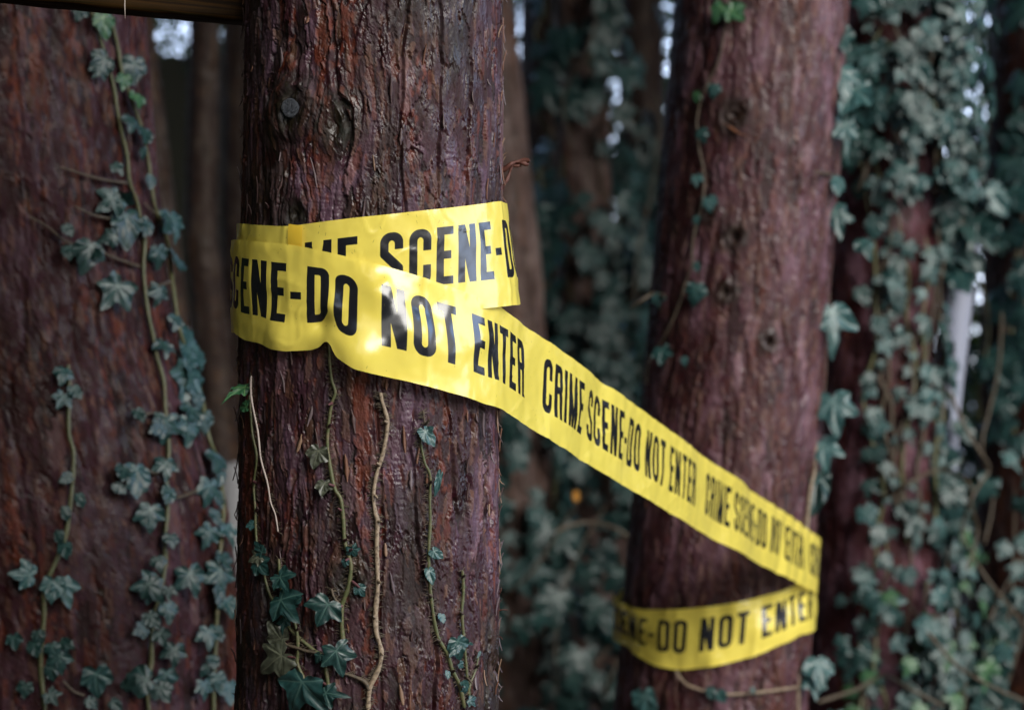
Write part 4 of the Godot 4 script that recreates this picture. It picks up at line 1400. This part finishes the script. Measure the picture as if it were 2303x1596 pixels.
	for l in lists:
		var o := thing("ivy_vine", l[0], "ivy", on(t, l[1][l[1].size() / 2][0] * 0.5, l[1][l[1].size() / 2][1] * 0.5), grp)
		stem_mesh(o, laid(t, c1.call(l[1]), 0.005), 0.0020, 0.0025, M.stem_green)
		for b in l[2]: stem_mesh(o, laid(t, c1.call(b), 0.006), 0.0010, 0.0017, M.stem_brown)
		for f in l[3]:
			var big := Vector2(f[2], f[3])
			if big.length() < 55.0: big = big.normalized() * 55.0
			big *= 1.05
			laid_leaf(o, t, (f[0] - big.x * 0.25) * 0.5, (f[1] - big.y * 0.25) * 0.5, (f[0] + big.x * 0.75) * 0.5, (f[1] + big.y * 0.75) * 0.5, f[4], f[5], 0.012, 1.05)

func second_ivy() -> void:
	rng.seed = 700
	var t: Dictionary = trees.second
	var grp := "ivy climbing the tree trunks"
	var c := func(l: Array) -> Array:
		var out := []
		for p in l: out.append([1124.5 + p[0] * 0.5283, p[1] * 0.5283])
		return out
	var o := thing("ivy_vine", "thin ivy vine winding down the left half of the leaning trunk", "ivy", on(t, 1580, 400), grp)
	stem_mesh(o, laid(t, c.call([[985, -40], [975, 75], [945, 240], [900, 330], [862, 430], [850, 520], [860, 620], [880, 720], [875, 840], [845, 950], [830, 1050], [830, 1120], [800, 1200], [770, 1300], [715, 1420], [645, 1530], [630, 1640]]), 0.004), 0.0011, 0.0017, M.stem_brown)
	for f in [[960, 10, -40, 70, 1, 3], [1000, 20, 60, 50, 1, 3], [925, 350, -10, 60, 1, 1], [850, 380, 5, 45, 3, 3], [870, 545, 10, 60, 1, 1], [850, 745, 0, 45, 0, 2], [905, 840, 5, 55, 1, 2], [850, 915, 0, 35, 3, 1], [848, 1115, 5, 35, 3, 1], [850, 1215, -20, 90, 1, 1], [700, 1490, 0, 70, 1, 1], [795, 1525, 5, 35, 3, 2], [675, 1255, 10, 70, 2, 2]]:
		var p: Array = c.call([[f[0], f[1]], [f[0] + f[2], f[1] + f[3]]])
		laid_leaf(o, t, p[0][0], p[0][1], p[1][0], p[1][1], f[4], f[5], 0.012, 1.0)
	stem_mesh(o, [D(1420, 692, 2.60), D(1450, 672, 2.59), D(1475, 658, 2.60), D(1500, 664, 2.58)], 0.0016, 0.003, M.stem_brown)
	o = thing("ivy_vine", "ivy with pale hanging leaves along the right edge of the leaning trunk", "ivy", on(t, 1880, 600), grp)
	var right := []
	for p in [[1903, -20], [1900, 120], [1893, 260], [1886, 380], [1880, 500], [1872, 640], [1866, 760], [1860, 880], [1850, 1000], [1838, 1090], [1826, 1180]]: right.append(D(p[0] + 4, p[1], 2.63))
	stem_mesh(o, right, 0.0015, 0.002, M.stem_brown)
	stem_mesh(o, [D(1846, 1000, 2.60), D(1843, 1060, 2.59), D(1832, 1110, 2.58), D(1826, 1170, 2.58), D(1822, 1215, 2.575)], 0.002, 0.0028, M.stem_cream)
	stem_mesh(o, [D(1842, 380, 2.54), D(1860, 383, 2.55), D(1882, 385, 2.6)], 0.0016, 0.002, M.stem_brown)
	for f in [[1905, 150, 1920, 220, 0, 2, 1.0], [1935, 190, 1905, 255, 1, 2, .9], [1912, 270, 1918, 365, 2, 2, .55], [1897, 60, 1915, 105, 1, 1, .9], [1892, 395, 1900, 430, 3, 2, .8], [1888, 470, 1905, 530, 0, 1, .9], [1882, 700, 1893, 805, 2, 2, 1.0], [1885, 905, 1895, 985, 0, 2, 1.0], [1858, 1005, 1870, 1068, 0, 2, 1.0], [1842, 1100, 1850, 1150, 1, 1, .7], [1850, 1075, 1838, 1165, 3, 0, .7], [1835, 1065, 1842, 1095, 3, 1, 1.], [1950, 540, 1975, 575, 1, 1, .8]]:
		leaf(o, D(f[0], f[1], 2.60), D(f[2], f[3], 2.58), Vector3(rng.randf_range(-0.2, 0.4), 0.45, 0.85).normalized(), f[4], f[5], f[6])
	o = thing("ivy_vine", "pale stem looping across the foot of the leaning trunk below the tape", "ivy", on(t, 1640, 1570), grp)
	stem_mesh(o, laid(t, [[1525, 1518], [1545, 1545], [1575, 1560], [1640, 1572], [1710, 1568], [1775, 1560], [1800, 1556]], 0.006), 0.0016, 0.0019, M.stem_cream)
	stem_mesh(o, [D(1820, 1400, 2.60), D(1812, 1460, 2.6), D(1806, 1530, 2.58), D(1805, 1640, 2.58)], 0.0018, 0.0024, M.stem_cream)
	for f in [[1605, 1560, 1610, 1585, 3, 1], [1625, 1570, 1640, 1590, 3, 2], [1455, 1575, 1470, 1630, 3, 2], [1700, 1558, 1706, 1572, 3, 1]]:
		laid_leaf(o, t, f[0], f[1], f[2], f[3], f[4], f[5], 0.015, 1.1)
	leaf(o, D(1850, 1500, 2.58), D(1862, 1560, 2.56), Vector3(0.2, 0.5, 0.8), 1, 2)
	leaf(o, D(1838, 1540, 2.58), D(1850, 1580, 2.56), Vector3(0.2, 0.5, 0.8), 0, 2)
	# a splinter on the leaning trunk
	var sp := thing("splinter", "short orange-brown splinter jutting from the upper knot of the leaning trunk", "splinter", on(t, 1665, 290))
	part("wood", tube_mesh([on(t, 1640, 272, 0.0) - sp.position, on(t, 1662, 288, 0.008) - sp.position, on(t, 1686, 299, 0.014) - sp.position], 0.003, 0.001, 6, 0.5), mat(Color(0.22, 0.085, 0.04), 0.6), sp)

func background_ivy() -> void:
	climbing_ivy("ivied", "dense ivy hanging over the upper part of the ivy-covered trunk", 811, 1.16, 1.52, -0.7, 1.5, 13, 230, 0.034, 0.06, [0, 0, 0, 1, 1, 2])
	climbing_ivy("ivied", "ivy scattered over the middle of the ivy-covered trunk", 812, 0.60, 1.25, -0.25, 1.3, 10, 100, 0.028, 0.02, [0, 0, 1, 1, 2])
	climbing_ivy("ivied", "thick leafy ivy round the foot of the ivy-covered trunk", 813, 0.12, 0.66, -0.5, 1.7, 12, 210, 0.031, 0.06, [0, 0, 1, 1, 2, 3])
	climbing_ivy("edge", "large-leaved ivy hanging on the dark trunk at the right edge", 814, 0.75, 1.75, -1.5, 1.0, 10, 150, 0.058, 0.07, [0, 0, 0, 1])
	climbing_ivy("middle", "bushy ivy round the slim trunk midway between the taped trunks", 815, 0.55, 1.40, -1.6, 1.6, 14, 295, 0.058, 0.15, [0, 0, 0, 1, 1])
	climbing_ivy("middle", "looser ivy high on the slim trunk between the taped trunks", 816, 1.3, 1.85, -1.6, 1.6, 6, 60, 0.065, 0.10, [0, 0, 1])
	climbing_ivy("pale", "ivy hanging on the pale greyish trunk beside the leaning trunk", 817, 0.5, 1.8, -1.6, 1.4, 9, 150, 0.075, 0.12, [0, 0, 1])
	climbing_ivy("behind", "sparse ivy low on the pinkish brown trunk", 818, 0.2, 0.85, -0.6, 1.6, 6, 60, 0.06, 0.06, [0, 0, 1])
	# tangles on the ground
	var paths := []
	rng.seed = 820
	for i in 10:
		var x := rng.randf_range(0.0, 0.5)
		paths.append([Vector3(x, 0.05, -4.3 + rng.randf_range(-0.4, 0.3)), Vector3(x + rng.randf_range(-0.15, 0.15), 0.2, -4.2), Vector3(x + rng.randf_range(-0.2, 0.2), 0.42, -4.3), Vector3(x + rng.randf_range(-0.3, 0.3), 0.62, -4.5)])
	ivy_tangle("low dim ivy growing from the soil between the taped trunks", 821, paths, 240, 0.06, 0.06, [0, 0, 1], 0.004)
	paths = []
	for i in 12:
		var x := rng.randf_range(0.68, 1.15)
		paths.append([Vector3(x, 0.05, -3.6 + rng.randf_range(-0.2, 0.2)), Vector3(x + rng.randf_range(-0.1, 0.1), 0.25, -3.5), Vector3(x + rng.randf_range(-0.15, 0.15), 0.45, -3.5), Vector3(x + rng.randf_range(-0.2, 0.2), 0.66, -3.7)])
	ivy_tangle("pale leafy ivy bush in the lower right corner", 822, paths, 280, 0.042, 0.05, [0, 1, 1, 2, 3], 0.004)
	ivy_tangle("ivy hanging over the upper half of the grey post", 823, [[D(2140, 300, 3.36), D(2165, 400, 3.36), D(2160, 480, 3.36), D(2150, 540, 3.37)], [D(2185, 420, 3.37), D(2180, 480, 3.36), D(2180, 580, 3.36)]], 34, 0.05, 0.016, [0, 0, 1, 2], 0.0025)
	ivy_tangle("ivy hanging over the foot of the grey post", 824, [[D(2120, 1000, 3.36), D(2145, 1080, 3.36), D(2135, 1180, 3.36), D(2150, 1300, 3.37)], [D(2110, 1040, 3.37), D(2120, 1150, 3.36), D(2120, 1350, 3.36)]], 60, 0.042, 0.026, [0, 0, 1, 2], 0.0025)
	# bare woody stems, right
	var stems := [
		["pale bare stem arching from the ivied trunk to the lower right corner", [[1990, 1130], [2060, 1090], [2130, 1060], [2200, 1100], [2180, 1200], [2230, 1300], [2303, 1390], [2360, 1460]], 3.25],
		["tan bare stem dropping past the grey post on the right", [[2150, 880], [2185, 960], [2220, 1020], [2240, 1060], [2200, 1130], [2215, 1200], [2190, 1290]], 3.22],
		["twisted pair of bare brown stems at the right edge", [[2270, 700], [2262, 830], [2240, 930], [2225, 1010], [2250, 1120], [2230, 1230]], 3.6],
		["bare stem lying along the bottom right above the soil", [[1850, 1590], [1940, 1560], [2000, 1530], [2060, 1560], [2140, 1600]], 3.1],
		["curved bare stem at the bottom right edge", [[2100, 1430], [2160, 1500], [2220, 1540], [2303, 1580], [2360, 1600]], 3.1],
	]
	for s in stems:
		var pts := []
		for p in s[1]: pts.append(D(p[0], p[1], s[2] + rng.randf_range(-0.04, 0.04)))
		var o := thing("bare_stem", s[0], "stem", pts[0], "bare woody ivy stems")
		stem_mesh(o, pts, 0.0032, 0.0022, M.stem_brown)
	for s in [
		["pale thin stem hanging left of the leaning trunk's base", [[1330, 1100], [1270, 1180], [1200, 1290], [1140, 1340]], 4.0],
		["bare stem arching over the low ivy between the taped trunks", [[1250, 1200], [1320, 1180], [1400, 1200], [1440, 1260], [1430, 1340]], 3.6],
		["thin pale stem beside the left edge of the leaning trunk", [[1480, 200], [1490, 260], [1482, 340], [1470, 430], [1440, 560], [1430, 680]], 4.8],
		["forked pale branch against the slim trunk between the taped trunks", [[1345, 30], [1320, 110], [1280, 180], [1268, 240], [1290, 330]], 4.9]]:
		var pts := []
		for p in s[1]: pts.append(D(p[0], p[1], s[2] + rng.randf_range(-0.03, 0.03)))
		var o := thing("bare_stem", s[0], "stem", pts[0], "bare woody ivy stems")
		stem_mesh(o, pts, 0.0036, 0.0028, M.stem_brown)

func slab(pts: Array, depth: float, thick: float, at: Vector3) -> ArrayMesh:
	# an outline on the sheet at a distance, given its thickness, edges rounded off a little
	var st := SurfaceTool.new()
	st.begin(Mesh.PRIMITIVE_TRIANGLES)
	var poly := PackedVector2Array()
	for p in pts:
		var w := D(p[0], p[1], depth)
		poly.append(Vector2(w.x, w.y))
	var small := Geometry2D.offset_polygon(poly, -minf(0.006, thick * 0.3))[0]
	var idx := Geometry2D.triangulate_polygon(small)
	for s in [1.0, -1.0]:
		for i in idx.size():
			var v := small[idx[i]]
			st.add_vertex(Vector3(v.x, v.y, -depth + s * thick * 0.5) - at)
	var loops := [[small, thick * 0.5], [poly, thick * 0.25], [poly, -thick * 0.25], [small, -thick * 0.5]]
	for l in 3:
		var a: PackedVector2Array = loops[l][0]
		var b: PackedVector2Array = loops[l + 1][0]
		if a.size() != b.size(): continue
		for i in a.size():
			var bi := i
			var i2 := (i + 1) % a.size()
			for c in [[a, i, loops[l][1]], [a, i2, loops[l][1]], [b, bi, loops[l + 1][1]], [a, i2, loops[l][1]], [b, i2, loops[l + 1][1]], [b, bi, loops[l + 1][1]]]:
				var v: Vector2 = c[0][c[1]]
				st.add_vertex(Vector3(v.x, v.y, -depth + c[2]) - at)
	st.generate_normals()
	return st.commit()

func small_things() -> void:
	var at := D(2150, 900, 3.42)
	var o := thing("grey_post", "pale grey smooth post standing behind the right side of the ivied trunk", "post", Vector3(at.x, 0, at.z))
	var pts := []
	for p in [[2130, 1560], [2142, 1000], [2158, 780], [2178, 560], [2186, 470]]: pts.append(D(p[0], p[1], 3.42) - o.position)
	part("shaft", tube_mesh(smooth_line(pts, 4), 0.018, 0.031, 16), mat(Color(0.25, 0.27, 0.35), 0.6), o)
	var top := []
	for p in [[2186, 480], [2194, 420], [2176, 372], [2150, 345]]: top.append(D(p[0], p[1], 3.41) - o.position)
	var tp := part("broken_top", tube_mesh(smooth_line(top, 4), 0.024, 0.010, 12, 0.3), mat(Color(0.36, 0.37, 0.43), 0.6), o)
	tag(tp, "lighter bent upper end of the post")
	var st := thing("stone_post", "dim grey stone post between the left trunk and the taped trunk", "post", Vector3(D(512, 1200, 4.0).x, 0, -4.0))
	part("stone", slab([[478, 1800], [486, 1070], [494, 1045], [530, 1042], [540, 1060], [545, 1800]], 4.0, 0.05, st.position), mat(Color(0.24, 0.24, 0.25), 0.85), st)
	# a board fence far back in the left gap
	var fn := thing("board_fence", "dim grey-green upright board fence far back in the gap left of the taped trunk", "fence", Vector3(-1.2, 0, -7.0))
	rng.seed = 950
	for i in 9:
		var x0 := -1.70 + i * 0.112
		var bw := 0.108
		var tall := 1.90 + rng.randf_range(-0.02, 0.02)
		var bst := SurfaceTool.new()
		bst.begin(Mesh.PRIMITIVE_TRIANGLES)
		var box := BoxMesh.new()
		box.size = Vector3(bw, tall, 0.018)
		bst.append_from(box, 0, Transform3D(Basis(Vector3.UP, rng.randf_range(-0.02, 0.02)), Vector3(x0, tall * 0.5, -7.0 + rng.randf_range(-0.004, 0.004)) - fn.position))
		part("board", bst.commit(), M.fence, fn)
	for y in [0.45, 1.55]:
		var box := BoxMesh.new()
		box.size = Vector3(1.1, 0.07, 0.04)
		var o2 := part("cross_rail", box, M.fence, fn)
		o2.position = Vector3(-1.25, y, -7.035) - fn.position
	var f := thing("yellow_leaf", "small orange-yellow dead leaf caught in the ivy between the taped trunks", "leaf", D(1298, 1127, 3.9))
	var mm := mat(Color(0.62, 0.27, 0.02), 0.5)
	var l := part("blade", leaf_meshes[19], mm, f)
	l.transform = Transform3D(Basis(Vector3(0.016, 0, 0), Vector3(0, -0.018, 0), Vector3(0, 0, -0.018)), Vector3(0, 0.012, 0))
